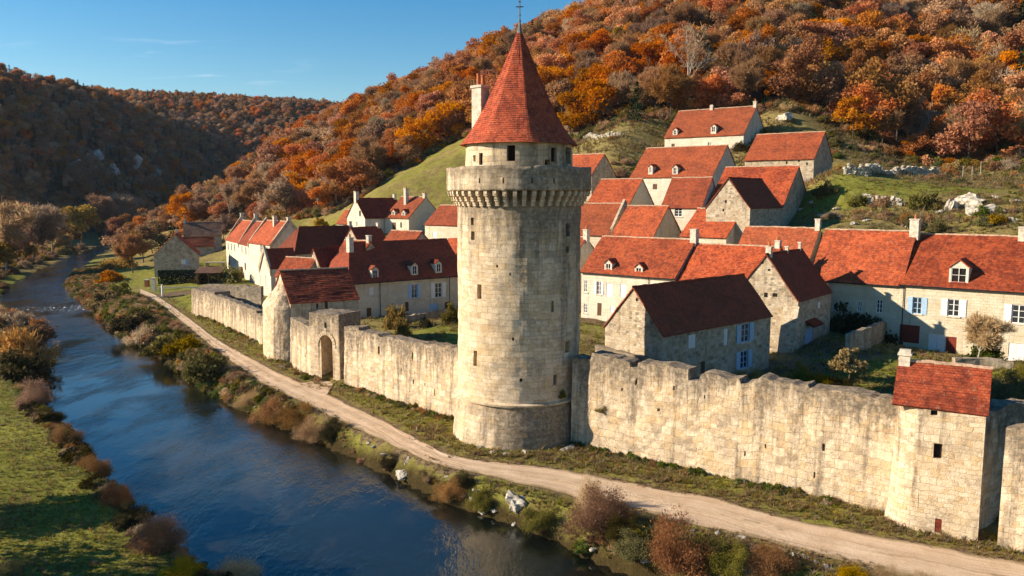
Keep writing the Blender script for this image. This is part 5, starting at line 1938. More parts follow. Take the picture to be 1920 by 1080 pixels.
# undergrowth along the forest edge and scrub over the dry slopes
scr_protos = [BUSH['olive'][0], BUSH['brown'][0], BUSH['russet'][1], BUSH['green'][1], BUSH['gold'][2], BUSH['twig'][1], BUSH['orange'][1]]
slope_poly = np.array([(20, 158), (45, 128), (58, 112), (75, 104), (100, 100), (150, 120), (170, 165)] + [tuple(p) for p in forest_poly[len(EDGE) - 1:6:-1]] + [(-8, 200)])
SP = poly_points(slope_poly, 2.9, .5, 13)
dens = fbm(SP[:, 0] / 9, SP[:, 1] / 9, 171, 3)
hin = np.zeros(len(SP), bool)
for k_, (x, y, a, L, W, e, r, g_) in HOUSES.items():
    ca, sa = cos(radians(a)), sin(radians(a))
    lx, ly = (SP[:, 0] - x) * ca + (SP[:, 1] - y) * sa, -(SP[:, 0] - x) * sa + (SP[:, 1] - y) * ca
    hin |= (lx > -2) & (lx < L + 2) & (ly > -3.2) & (ly < W + 1.5)
lawn_c = [(on_land(px, py)[:2], rx, ry) for px, py, rx, ry, a in LAWNS[:2]]
for c_, rx, ry in lawn_c:
    hin |= ((SP[:, 0] - c_[0]) / rx) ** 2 + ((SP[:, 1] - c_[1]) / ry) ** 2 < 1.0
SP = SP[(~hin) & (dens > .04)]
S3 = np.column_stack([SP, land(SP) - .1])
_sk = NP.choice(7, len(S3), p=[.32, .26, .10, .14, .04, .12, .02])
_sz = NP.uniform(.5, 1.5, len(S3))
scatter("hillside_scrub", S3, _sk, np.column_stack([_sz, _sz, _sz * NP.uniform(.7, 1.4, len(S3))]), scr_protos, .1, 4)
edge_pts = []
for a, b in zip(forest_poly[:len(EDGE) - 1], forest_poly[1:len(EDGE)]):
    n = int(np.linalg.norm(b - a) / .9)
    for k in range(n):
        t = k / n
        edge_pts.append(a * (1 - t) + b * t + NP.normal(0, 1.8, 2))
E2 = np.array(edge_pts)
E3 = np.column_stack([E2, land(E2) - .1])
_sz = NP.uniform(.8, 2.2, len(E3))
scatter("forest_undergrowth", E3, NP.choice(7, len(E3), p=[.24, .24, .14, .10, .10, .12, .06]), np.column_stack([_sz, _sz, _sz * 1.2]), scr_protos, .1, 5)
# understory inside the wood, so that no bare ground shows between stems
U2 = poly_points(forest_poly, 4.6, .5, 19)
U3 = np.column_stack([U2, land(U2)])
ux, uy = project(U3)
U3 = U3[(ux > -40) & (ux < 1960) & (uy > -40) & (np.hypot(U3[:, 0], U3[:, 1]) < 420)]
_sz = NP.uniform(1.2, 2.8, len(U3))
scatter("forest_understory", U3, NP.choice(7, len(U3), p=[.12, .34, .30, .04, .06, .08, .06]), _sz, scr_protos, .1, 6)


# ------------------------------------------------------------------ grass
def tuft(name, seed, mat, blades=16, h=.36, w_=.035, spread=.17):
    rng = np.random.default_rng(seed)
    V, F, T = [], [], []
    for k in range(blades):
        a, q = rng.uniform(0, 2 * pi), rng.uniform(0, spread)
        p = np.array([q * cos(a), q * sin(a), -.03])
        b = rng.uniform(0, 2 * pi)
        hh = h * rng.uniform(.5, 1.2)
        ln = np.array([cos(b), sin(b), 0]) * hh * rng.uniform(.5, 1.5)
        sd = np.array([-sin(b), cos(b), 0]) * w_
        i = len(V)
        V += [tuple(p - sd), tuple(p + sd), tuple(p + ln * .45 + sd * .7 + [0, 0, hh * .65]), tuple(p + ln * .45 - sd * .7 + [0, 0, hh * .65]), tuple(p + ln + [0, 0, hh])]
        F += [(i, i + 1, i + 2, i + 3), (i + 3, i + 2, i + 4)]
        t = rng.uniform(0, 1)
        T += [t, t]
    me_ = bpy.data.meshes.new(name)
    me_.from_pydata(V, [], F)
    at_ = me_.attributes.new("tint", 'FLOAT', 'FACE')
    at_.data.foreach_set("value", T)
    me_.materials.append(mat)
    return me_


gr_protos = [tuft("tuft", 301, M['grass']), tuft("tuft", 302, M['grass'], 14, .28), tuft("tuft", 303, M['straw'], 14, .40), tuft("tuft", 304, M['straw'], 18, .62, .025, .14), tuft("tuft", 305, M['russet'], 14, .5, .03, .2)]
n_g = 90000
# more tufts where the camera stands close
rr_ = NP.uniform(0, 1, n_g)
yy_ = 24 * (150 / 24) ** rr_
ang_ = NP.uniform(-.72, .70, n_g)
G2 = np.column_stack([yy_ * ang_, yy_])
ins_, ds_ = poly_info(G2, strip_poly)
rin_, dr_ = poly_info(G2, river_poly)
pin_, dp_ = poly_info(G2, path_c)
leftb = (~ins_) & (~rin_) & (G2[:, 0] < -.20 * G2[:, 1] - 4) & (G2[:, 1] < 120)
inner = (~ins_) & (~leftb) & (~rin_)
for k_, (x, y, a, L, W, e, r, g_) in HOUSES.items():
    ca, sa = cos(radians(a)), sin(radians(a))
    lx, ly = (G2[:, 0] - x) * ca + (G2[:, 1] - y) * sa, -(G2[:, 0] - x) * sa + (G2[:, 1] - y) * ca
    inner &= ~((lx > -.6) & (lx < L + .6) & (ly > -.8) & (ly < W + .6))
keep_d = np.hypot(G2[:, 0] - TX, G2[:, 1] - TY) > 5.6
patch = fbm(G2[:, 0] / 3.5, G2[:, 1] / 3.5, 181, 3)
ok_ = keep_d & (~rin_) & (dr_ > .25) & ((ins_ & ((~pin_) | ((dp_ < .5) & (patch > .1)))) | leftb | (inner & (ds_ > 1.8) & (patch > -.1)))
ok_ &= ~((dp_ < .5) & (patch < -.05))
G2 = G2[ok_]
patch, insk, dpk = patch[ok_], ins_[ok_], dp_[ok_]
G3 = np.column_stack([G2, land(G2)])
straw = (patch + NP.normal(0, .25, len(G2)) + np.where(insk, np.exp(-dpk / 1.3) * .45, -.05)) > .16
gk = np.where(straw, NP.choice([2, 3, 4], len(G2), p=[.6, .27, .13]), NP.choice([0, 1], len(G2)))
gs = NP.uniform(.4, .85, len(G2)) * np.where(leftb[ok_], .62, 1) * np.clip(.55 + G2[:, 1] / 130, .6, 1.3) * np.where(dpk < .8, .55, 1)
scatter("grass", G3, gk, gs, gr_protos, .15, 7)
# rough dry grass over the open slopes, and brush on the far bank
D2 = poly_points(slope_poly, .95, .5, 23)
D2 = D2[fbm(D2[:, 0] / 5, D2[:, 1] / 5, 191, 3) > -.25]
for c_, rx, ry in lawn_c:
    D2 = D2[((D2[:, 0] - c_[0]) / rx) ** 2 + ((D2[:, 1] - c_[1]) / ry) ** 2 > 1.0]
D3 = np.column_stack([D2, land(D2)])
scatter("hillside_grass", D3, NP.choice([0, 2, 3, 4], len(D3), p=[.2, .45, .25, .10]), NP.uniform(.9, 2.0, len(D3)), gr_protos, .2, 8)
far_bank = np.array([(-60, 120), (-75, 135), (-105, 165), (-128, 200), (-150, 255), (-172, 320), (-215, 330), (-215, 220), (-160, 150), (-100, 110)], float)
B2 = poly_points(far_bank, 3.2, .5, 29)
bi_, bd_ = poly_info(B2, river_poly)
B2 = B2[~bi_]
B3 = np.column_stack([B2, land(B2) - .1])
_sz = NP.uniform(.8, 2.2, len(B3))
scatter("far_bank_brush", B3, NP.choice(7, len(B3), p=[.30, .22, .10, .06, .18, .10, .04]), np.column_stack([_sz, _sz, _sz * 1.3]), scr_protos, .1, 9)
# brush along the village side bank, and weeds at the foot of the walls
K2 = poly_points(strip_poly, .8, .5, 31)
kin, kd = poly_info(K2, river_poly)
kp, kpd = poly_info(K2, path_c)
_f = smooth((K2[:, 1] - 60) / 70)
sel = (~kin) & (~kp) & (kd < 3.2 + 6 * _f) & (kd > .1) & (kpd > .9 + .9 * _f) & (K2[:, 1] < 230) & (fbm(K2[:, 0] / 4, K2[:, 1] / 4, 201, 3) > -.12 - .2 * _f)
K2, _f, kd = K2[sel], _f[sel], kd[sel]
K3 = np.column_stack([K2, land(K2) - .05])
_sz = NP.uniform(.25, .6, len(K3)) * (1 + 1.0 * _f) * np.where(K3[:, 1] > 150, .55, 1)
scatter("bank_brush", K3, NP.choice(7, len(K3), p=[.34, .24, .10, .14, .06, .12, .0]), np.column_stack([_sz, _sz, _sz * 1.15]), scr_protos, .1, 10)
V2 = poly_points(np.array([(-8, 20), (-22, 30), (-40, 62), (-62, 100), (-78, 140), (-60, 140), (-45, 100), (-24, 62), (-4, 30)], float), .7, .5, 37)
vin, vd = poly_info(V2, river_poly)
V2 = V2[(~vin) & (vd < 1.9) & (vd > .05) & (fbm(V2[:, 0] / 3, V2[:, 1] / 3, 221, 3) > -.08)]
V3 = np.column_stack([V2, land(V2) - .05])
_sz = NP.uniform(.25, .65, len(V3)) * (1 + .8 * smooth((V3[:, 1] - 50) / 60))
scatter("meadow_bank_brush", V3, NP.choice(8, len(V3), p=[.16, .18, .22, .04, .04, .08, .02, .26]), np.column_stack([_sz, _sz, _sz * 1.1]), scr_protos + [BUSH['dark'][0]], .1, 12)
W2 = []
for a, b in zip(wall_w[1:13], wall_w[2:13]):
    n = int(np.linalg.norm(b - a) / .22)
    nn = np.array([-(b - a)[1], (b - a)[0]])
    nn = nn / np.linalg.norm(nn)
    for k in range(n):
        W2.append(a + (b - a) * (k + NP.uniform()) / n + nn * NP.uniform(.15, .9))
W2 = np.array(W2)
W2 = W2[(np.hypot(W2[:, 0] - TX, W2[:, 1] - TY) > 5.6) & (fbm(W2[:, 0] / 2, W2[:, 1] / 2, 211, 3) > .0)]
W3 = np.column_stack([W2, land(W2) - .03])
_sz = NP.uniform(.12, .40, len(W3))
scatter("wall_foot_weeds", W3, NP.choice(7, len(W3), p=[.30, .10, .08, .42, .03, .07, .0]), np.column_stack([_sz, _sz, _sz * 1.3]), scr_protos, .1, 11)
#@@OBJ
# ------------------------------------------------------------------ single plants
BS = "bushes on the river banks"
for k_, px, py, r_, h_, lab in [
    ('olive', 392, 712, 2.6, 2.7, "big round olive bush on the bank, nearest the short curtain wall"),
    ('olive', 322, 666, 3.0, 2.5, "wide olive bush on the path side bank opposite the long low wall"),
    ('gold', 350, 658, 2.0, 2.0, "golden brown bush between the wide olive bush and the path"),
    ('dark', 256, 618, 3.0, 2.2, "dark bush overhanging the river just below the rapids"),
    ('olive', 268, 598, 2.6, 1.7, "brown green bush beside the far stretch of the path"),
    ('twig', 272, 640, 2.6, 2.0, "grey leafless bush at the water's edge below the dark bush"),
    ('gold', 205, 572, 3.6, 2.6, "golden bush on the bank level with the rapids"),
    ('olive', 224, 560, 3.4, 2.8, "tall olive bush behind the golden bush near the rapids"),
    ('russet', 184, 560, 2.6, 1.2, "russet bush at the river edge just above the rapids"),
    ('orange', 214, 527, 3.6, 2.2, "orange bush on the bend of the river above the rapids"),
    ('brown', 168, 542, 2.4, .9, "low brown brush on the tip of the river bend"),
    ('gold', 228, 502, 4.5, 3.4, "yellow bush on the bank before the grey riverside house"),
    ('twig', 470, 762, 1.5, 1.3, "grey twiggy scrub on the rocky bank just past the round olive bush"),
    ('straw' if False else 'brown', 510, 782, 1.9, 1.7, "pale brown brush on the bank below the gate"),
    ('brown', 560, 800, 2.2, 1.5, "spreading tan brush on the bank across from the gate"),
    ('dark', 622, 828, 1.1, 1.4, "small dark bush at the end of the tan brush below the keep"),
    ('brown', 592, 822, 1.5, 1.3, "low brown brush beside the small dark bush"),
    ('dark', 733, 882, .7, .9, "tiny dark bush on the bank by the flat pale rock"),
    ('brown', 845, 930, 1.3, 1.2, "dark brown brush hanging over the water in front of the keep"),
    ('dark', 870, 905, .9, .9, "dark low bush on the bank below the bend of the path"),
    ('green', 905, 948, .8, 1.1, "upright green bush between bank rocks in front of the keep"),
    ('green', 1015, 985, 1.4, 1.0, "green mound of plants beside the big bank rock"),
    ('russet', 1120, 992, 1.8, 1.9, "tall russet and purple bush on the near bank, in front of the rampart"),
    ('twig', 1105, 950, .9, 1.9, "leafless twiggy bush rising above the tall russet bush"),
    ('dark', 1165, 1000, .9, 1.1, "dark bush between the two large russet bushes"),
    ('olive', 1180, 1045, 1.2, .9, "olive mound at the waterline under the dark bush"),
    ('russet', 1272, 1066, 2.1, 2.1, "largest red brown bush on the near bank, opposite the square turret"),
    ('olive', 1330, 1040, 1.1, 1.0, "olive bush just right of the largest red brown bush"),
    ('green', 1365, 1075, 1.3, 1.1, "green shrub at the lower edge between the largest red brown bush and a brown bush"),
    ('brown', 1440, 1082, 1.4, 1.1, "brown bush near the white stones along the path edge"),
    ('gold', 1600, 1100, .9, 1.0, "yellow green shrub poking up by the near edge of the path"),
    ('twig', 1660, 1105, .8, 1.0, "thin leafless shrub next to the yellow shrub by the path"),
    ('twig', 1735, 1110, .7, .9, "sparse twig shrub at the near path edge below the square turret"),
    # left bank
    ('brown', 18, 672, 4.2, 3.6, "large brown bush on the far meadow bank"),
    ('russet', 45, 645, 3.6, 2.0, "russet brush sloping to the water on the far meadow bank"),
    ('dark', 30, 718, 3.6, 2.6, "dark bush below the large brown bush"),
    ('russet', 60, 760, 1.4, 1.9, "small red bush standing alone at the meadow's edge"),
    ('dark', 92, 790, 1.3, 1.0, "low dark bush on the meadow bank by the small red bush"),
    ('russet', 125, 828, 1.3, 1.1, "dark red bush halfway along the meadow bank"),
    ('dark', 148, 862, 1.2, 1.0, "dark bush with a deep shadow on the meadow bank"),
    ('russet', 175, 885, 1.1, .9, "low russet bush on the meadow bank below the deep shadow"),
    ('orange', 218, 948, 1.1, 1.3, "orange brown bush on the meadow bank near the camera"),
    ('dark', 250, 975, 1.1, 1.1, "dark bush next to the orange brown meadow bush"),
    ('russet', 300, 1030, 1.3, 1.8, "dark purple red bush leaning over deep water"),
    ('gold', 345, 1085, 1.0, 1.1, "bright golden shrub at the near corner of the meadow bank"),
    ('twig', 440, 1100, 1.1, 1.5, "pale leafless shrub in the near corner beside the golden shrub"),
    ('gold', 15, 1075, .8, .7, "yellow shrub in the shaded meadow, nearest corner"),
]:
    bush(k_, px, py, r_, h_, lab)
for k_, px, py, r_, h_, lab in [
    ('gold', 738, 618, 1.6, 3.2, "golden leaved shrub in the garden in front of the long shaded house"),
    ('gold', 760, 632, 1.2, 1.8, "small yellow bush on the garden edge behind the rampart"),
    ('dark', 798, 612, 1.6, 1.1, "dark clipped hedge bush in the garden left of the keep"),
    ('olive', 848, 606, 1.5, 2.4, "yellow green shrub in the garden touching the keep outline"),
    ('gold', 640, 590, 1.5, 2.0, "yellow green bush behind the gate tower"),
    ('olive', 500, 630, 1.6, 2.4, "green bush inside the long low wall beside the mottled roof house"),
    ('olive', 430, 528, 4.2, 3.4, "rounded olive bush in the yard before the white terrace"),
    ('dark', 395, 530, 3.2, 2.2, "dark bush behind the stub end of the curtain wall"),
    ('russet', 458, 520, 2.6, 2.8, "brownish bush against the nearest white terraced house"),
    ('olive', 1500, 722, 1.4, 1.7, "straw coloured shrub behind the rampart, below the pierced gable"),
    ('gold', 1535, 728, 1.5, 1.2, "low golden shrub behind the rampart beside the straw coloured shrub"),
    ('dark', 1570, 728, 1.3, .9, "dark low bush by the lawn behind the rampart"),
    ('gold', 1420, 718, .9, 1.3, "yellow shrub looking over the battlements beside the barn"),
    ('gold', 1385, 716, .9, 1.2, "ochre shrub looking over the battlements under the barn"),
    ('dark', 1590, 628, 2.6, 3.0, "dark bush against the front of the bush darkened townhouse"),
    ('dark', 1640, 640, 2.4, 2.0, "dark hedge bush right of the bush against the townhouse"),
    ('olive', 1480, 650, 1.8, 1.2, "olive bush at the corner of the house with the pale blue door"),
    ('green', 1850, 680, 1.4, 1.6, "dark green shrub beneath the pale espalier tree"),
    ('olive', 1898, 760, 2.0, 2.3, "yellow green bush beside the square turret roof"),
    ('green', 1905, 715, 1.8, 1.6, "green bush behind the square turret roof"),
    ('green', 1305, 393, 1.6, 2.0, "green climbing bush between the worn orange roof and the stone gable"),
    ('brown', 1235, 375, 1.6, 1.8, "reddish bush between two roofs beside the keep parapet"),
    ('green', 1310, 275, 1.4, 1.5, "dark shrub in front of the topmost long farmhouse"),
    ('dark', 1386, 283, 1.6, 2.0, "dark bush at the right corner of the topmost long farmhouse"),
    ('gold', 806, 436, 1.3, 2.4, "small yellow bush beside the two tone roof cottage"),
]:
    bush(k_, px, py, r_, h_, lab)


def far_tree(kind, px, py, hpx, label, dist=None, sz=1.0, vi=None, **kw):
    p = on_land(px, py) if dist is None else at_y(px, py, dist)
    if dist is not None:
        p = np.array([p[0], p[1], ground_z(p[0], p[1])])
    h = TREES[kind][0][2]
    return tree(kind, p[0], p[1], hpx * p[1] / FPX / h, label, z=p[2], sz=sz, vi=vi, **kw)


LB = "riverside trees beyond the bend"
for i, (kd, px, d, hp, lab) in enumerate([
    ('grey', 8, 212, 140, "tall grey leafless tree at the far bend, leaning over golden undergrowth"),
    ('bare', 58, 248, 118, "brown leafless riverside tree next to the tall grey one"),
    ('grey', 96, 278, 104, "pale leafless riverside tree before the dark cliff"),
    ('gold', 152, 334, 78, "golden tree in the middle of the leafless riverside trees"),
    ('bare', 186, 386, 84, "brown leafless tree where the river vanishes"),
    ('brown', 30, 236, 70, "brown leaved tree low on the far bank by the leafless trees"),
    ('gold', -8, 208, 66, "yellow tree at the photo edge of the far bank"),
    ('brown', 78, 270, 62, "low brown tree on the far bank under the pale leafless tree"),
    ('grey', 226, 402, 78, "pale leafless tree farthest up the river"),
    ('brown', 122, 305, 58, "small brown tree on the far bank beside the golden tree"),
    ('gold', 42, 244, 46, "small golden tree under the tall grey leafless tree"),
    ('brown', -32, 214, 112, "brown tree cut by the edge of the photo on the far bank"),
    ('brown', 206, 392, 60, "brown tree between the two trees where the river vanishes"),
    ('gold', 108, 294, 46, "low yellow tree on the far bank between two brown ones"),
]):
    c = at_z(px, 480, 0)
    x = (px - 960) / FPX * d
    assert not poly_info(np.array([[x + 2, float(d)]]), river_poly)[0][0], lab
    tree(kd, x, d, hp * d / FPX / TREES[kd][0][2], lab)
for kd, px, d, hp, lab in [
    ('bare', 246, 205, 78, "bare golden brown tree on the bank beside the grey riverside house"),
    ('gold', 268, 232, 46, "yellow tree behind the grey riverside house, near the water"),
    ('brown', 228, 235, 60, "brown tree on the inside of the river bend"),
    ('conifer', 300, 250, 62, "dark conifer rising behind the grey riverside house"),
    ('conifer', 322, 262, 50, "second dark conifer behind the grey riverside house, shorter"),
    ('orange', 345, 262, 46, "orange tree right behind the brown slate coloured roof"),
    ('brown', 285, 262, 62, "brown tree at the foot of the wooded spur by the conifers"),
    ('gold', 385, 258, 44, "yellow tree between the brown roof and the white terrace"),
    ('brown', 420, 255, 48, "brown tree behind the farthest white terraced house"),
    ('gold', 262, 262, 50, "yellow tree at the toe of the wooded spur"),
    ('conifer', 525, 205, 52, "dark green conifer left of a twin on the meadow edge"),
    ('conifer', 545, 205, 48, "dark green conifer right of its twin on the meadow edge"),
    ('gold', 600, 200, 34, "yellow green tree at the lower end of the meadow"),
    ('brown', 575, 198, 36, "brown tree at the lower end of the meadow"),
]:
    x = (px - 960) / FPX * d
    tree(kd, x, d, hp * d / FPX / TREES[kd][0][2], lab)
for kd, px, py, hp, lab, kw in [
    ('conifer', 1193, 232, 78, "slim dark columnar cypress at the forest edge above the village", {}),
    ('white', 1290, 195, 165, "bleached dead tree with a forked crown high in the orange forest", {}),
    ('white', 1835, 160, 130, "pale dead tree with a thick white trunk high on the right slope", {}),
    ('white', 1720, 285, 95, "slender pale trunked tree at the lower right forest edge", {}),
    ('grey', 720, 305, 90, "pale leafless tree at the forest edge above the meadow", {}),
    ('orange', 585, 378, 62, "rounded orange tree standing at the upper end of the meadow", {}),
    ('gold', 1070, 262, 55, "yellow green tree at the forest edge right of the conical roof", {}),
    ('rust', 1640, 275, 90, "rust oak standing forward of the wood on the dry slope", {}),
    ('orange', 1600, 262, 75, "orange and green tree at the forest corner above the terrace", {}),
]:
    far_tree(kd, px, py, hp, lab, **kw)
p = on_land(1193, 232)
xs = 960 + 0
for i_, (px, d_, s_) in enumerate([(165, 560, .95), (200, 575, 1.1), (232, 590, .85), (262, 600, .9), (300, 640, .8), (340, 700, 1.0), (410, 800, .9), (470, 840, 1.1), (560, 780, 1.0), (585, 770, 1.15)]):
    tree('conifer', (px - 960) / FPX * d_, d_, s_, "dark conifer standing on the wooded crest of the far hill", "conifers along the far crest")
# a big conifer breaking the skyline
sx_, sy_ = (1160 - 960) / FPX * 330, 330
tree('conifer', sx_, sy_, 1.15, "dark fir breaking the skyline at the top of the forest")
sap = on_land(1590, 722)
tree('gold', sap[0], sap[1], .42, "slender golden leaved tree on the garden lawn behind the rampart", z=sap[2])
esp = on_land(1832, 684)
tree('grey', esp[0], esp[1], .46, "pale half bare espalier tree before the cream townhouse", z=esp[2])


for x_, y_, s_, lab in [(-34, 38, .85, "brown tree whose long shadow crosses the near meadow"), (-37, 31, .9, "brown tree throwing shade over the nearest meadow corner"), (-41, 47, .8, "brown tree shading the middle of the near meadow")]:
    tree('brown', x_, y_, s_, lab)

# ------------------------------------------------------------------ rocks
def rock_mesh(seed, sub=4, rough=.55, flat=.7):
    bm = bmesh.new()
    bmesh.ops.create_icosphere(bm, subdivisions=sub, radius=1)
    rng = random.Random(seed)
    pl = []
    for k in range(9):
        d = Vector((rng.uniform(-1, 1), rng.uniform(-1, 1), rng.uniform(-.6, 1))).normalized()
        pl.append((d, rng.uniform(.55, .85)))
    for v in bm.verts:
        for d, h in pl:
            q = v.co.dot(d)
            if q > h:
                v.co -= d * (q - h)
        n = fbm(v.co.x * 2.3 + seed, v.co.y * 2.3 + v.co.z * 1.7, seed, 3)
        v.co *= 1 + n * rough
        v.co.z *= flat
    me_ = bpy.data.meshes.new("rock")
    bm.to_mesh(me_)
    bm.free()
    me_.materials.append(M['rock'])
    return me_


ROCKS = [rock_mesh(s) for s in range(400, 406)]


def rock(px, py, s, label, group=None, sc=(1, 1, 1), pos=None):
    p = on_land(px, py) if pos is None else pos
    o = bpy.data.objects.new("rock", ROCKS[RNG.randrange(len(ROCKS))])
    o.location = (p[0], p[1], p[2] + s * .15)
    o.rotation_euler = (RNG.uniform(-.2, .2), RNG.uniform(-.2, .2), RNG.uniform(0, 6))
    o.scale = (s * sc[0], s * sc[1], s * sc[2])
    link(o)
    tag(o, label, "rock", group)
    return o


rock(968, 950, .75, "large squared pale boulder set in the near bank", sc=(1, .8, 1.35))
rock(765, 872, .42, "upright small white stone on the bank below the path", sc=(.6, .6, 1.5))
rock(755, 895, .75, "flat pale rock ledge at the waterline left of the squared boulder", sc=(1.5, .8, .5))
rock(1470, 226, 1.7, "limestone outcrop beside the topmost farmhouse", sc=(1.9, 1, 1.0))
rock(1815, 388, 1.5, "broad white limestone outcrop on the slope above the long row", sc=(2.0, .9, 1.4))
rock(1845, 405, 1.3, "lower lobe of the white limestone outcrop above the long row", sc=(1.6, .8, 1.2))
rock(1785, 395, 1.2, "left lobe of the white limestone outcrop above the long row", sc=(.8, .8, 1.6))
rock(1625, 236, .7, "lone white stone on the dry slope under the forest")
rock(1066, 846, .45, "pale stones fallen at the foot of the rampart beside the keep", sc=(1.6, .8, .7))
rock(530, 690, .35, "pale stone by the foot of the short wall near the gate", sc=(1.3, .8, .8))
for px, py, s in [(700, 850, .35), (690, 838, .3), (720, 862, .3), (733, 870, .28), (745, 905, .4), (870, 935, .4), (885, 950, .45), (905, 962, .5), (925, 968, .4), (893, 930, .35), (950, 985, .5), (965, 993, .35), (995, 1000, .25), (1100, 1028, .3), (1112, 1040, .35),
                  (480, 770, .3), (505, 770, .25), (845, 910, .3), (838, 903, .25), (1210, 1066, .4), (1390, 1010, .4), (1410, 1022, .35), (1470, 1035, .4), (1490, 1045, .45), (1510, 1050, .4), (1530, 1058, .35), (1550, 1068, .4), (1345, 1000, .35), (1300, 1000, .3)]:
    rock(px, py, s * .62, "small pale stone among the plants of the near river bank", "small pale stones along the river bank", (1.3, .8, .7))
for px, py in [(878, 828), (900, 842), (925, 850), (950, 853), (985, 850), (1010, 845), (1040, 836)]:
    rock(px, py, RNG.uniform(.18, .32), "small stone lying at the flared foot of the keep", "stones around the foot of the keep", (1.2, .9, .8))
for px, py in [(75, 748), (112, 812), (135, 850), (205, 905), (190, 880)]:
    rock(px, py, RNG.uniform(.2, .35), "brown stone at the water's edge of the left meadow", "stones on the meadow bank")
for px, py, s in [(1520, 385, .5), (1570, 392, .5), (1600, 420, .5), (1625, 415, .45), (1700, 425, .6), (1760, 402, .6), (1880, 400, .7), (1895, 415, .6), (1905, 380, .6), (1860, 372, .6), (1500, 395, .5), (1540, 405, .5), (1650, 260, .6), (1490, 205, .5), (1560, 235, .5)]:
    rock(px, py, s, "weathered white stone showing through the scrub of the slope", "white stones on the scrubby slope", (1.4, .9, .8))


for px, py, s, sx in [(130, 318, 4.2, 1.0), (165, 300, 4.8, 1.2), (205, 325, 4.0, 1.0), (245, 310, 4.4, 1.1), (285, 330, 3.6, 1.0)]:
    p_ = on_land(px, py, 30, 1500)
    rock(0, 0, s, "pale limestone cliff face showing through the shaded wood of the far hill", "limestone cliffs of the far hill", (.9, sx * 1.2, 1.5), pos=(p_[0] + 3, p_[1], p_[2]))


# ------------------------------------------------------------------ field walls, garden walls, yard pieces
def stone_row(label, pxs, h, thick, seed):
    """a tumbled field wall heaped from rough single stones, one mesh"""
    rng = random.Random(seed)
    P = [np.array(on_land(a, b)[:2]) for a, b in pxs]
    bm = bmesh.new()
    o0 = np.array([P[0][0], P[0][1], ground_z(*P[0])])
    for a, b in zip(P, P[1:]):
        n = max(2, int(np.linalg.norm(b - a) / .42))
        for k in range(n):
            c = a + (b - a) * (k + rng.random()) / n
            gz_ = ground_z(c[0], c[1])
            top = h * rng.uniform(.55, 1.1)
            z = 0
            while z < top:
                r_ = rng.uniform(.16, .36)
                geo_ = bmesh.ops.create_icosphere(bm, subdivisions=2, radius=1)
                sx, sy, sz = r_ * rng.uniform(1.0, 1.6), thick * rng.uniform(.4, .6), r_ * rng.uniform(.6, .9)
                ph = atan2((b - a)[1], (b - a)[0]) + rng.uniform(-.3, .3)
                q_ = rng.uniform(-.15, .15)
                for v in geo_['verts']:
                    k2 = 1 + fbm(v.co.x * 2 + k * 3.1, v.co.y * 2 + v.co.z * 2 + z * 5, seed, 2) * .5
                    x_, y_, z_ = (max(-.72, min(.72, t)) * k2 for t in v.co)
                    x_, y_, z_ = x_ * sx, y_ * sy + q_, z_ * sz
                    v.co = (c[0] - o0[0] + x_ * cos(ph) - y_ * sin(ph), c[1] - o0[1] + x_ * sin(ph) + y_ * cos(ph), gz_ - o0[2] + z + z_)
                z += sz * 1.15
    me_ = bpy.data.meshes.new("dry_stone_wall")
    bm.to_mesh(me_)
    bm.free()
    me_.materials.append(M['fieldstone'])
    o_ = link(bpy.data.objects.new("dry_stone_wall", me_))
    o_.location = o0
    tag(o_, label, "wall")


def low_wall(name, label, pxs, h, thick, mat='drystone', seed=21, step=.5, cat="wall", holes=(), dists=None):
    P = [on_land(a, b)[:2] for a, b in pxs] if dists is None else [at_y(a, b, d)[:2] for (a, b), d in zip(pxs, dists)]
    return rampart(name, label, P, [(0, h), (.3, h * .95), (.6, h * 1.05), (1, h * .95)], thick, list(holes), seed, mat, .8, step, batter=.05, stn=.5, cat=cat)


stone_row("tumbled dry stone wall along the upper edge of the green terrace", [(1585, 330), (1625, 330), (1680, 331), (1760, 332)], 1.7, .9, 31)
stone_row("overgrown dry stone wall holding up the green terrace", [(1602, 384), (1640, 384), (1690, 386)], 1.3, .9, 33)
for kk_, px, py, r_, lab in [('olive', 1612, 388, 1.5, 'olive bush growing over the lower terrace wall'), ('brown', 1650, 388, 1.6, 'brown bush growing over the middle of the lower terrace wall'), ('olive', 1720, 392, 2.0, 'wide olive bush under the green terrace'), ('dark', 1745, 392, 1.5, 'dark bush under the green terrace'), ('olive', 1548, 372, 1.8, 'olive bush beside the shadow of the tall barn'), ('gold', 1572, 318, 1.2, 'yellow bush at the start of the upper terrace wall')]:
    bush(kk_, px, py, r_, r_ * 1.1, lab)
stone_row("short pale dry stone wall on the slope left of the topmost farmhouse", [(1085, 262), (1120, 262), (1165, 258)], 1.0, .8, 35)
low_wall("garden_wall", "low garden wall before the long shaded house", [(742, 606), (800, 600), (862, 588)], 1.2, .45, 'rubble', 37)
low_wall("garden_wall", "garden wall in front of the bush darkened townhouse", [(1592, 668), (1630, 655), (1672, 640)], 2.4, .5, 'rubble', 39)
low_wall("garden_wall", "low terrace wall beneath the pale espalier tree", [(1790, 690), (1840, 690), (1900, 694)], 1.0, .6, 'rubble', 41)
rampart("garden_wall", "dark lean wall joining the barn gable to the keep side", [(7.6, 72.4), (13.3, 67.2)], [(0, 4.2), (.5, 3.9), (1, 3.6)], .5, [], 43, 'rubble', 2.0, .5, batter=.02, stn=.6)


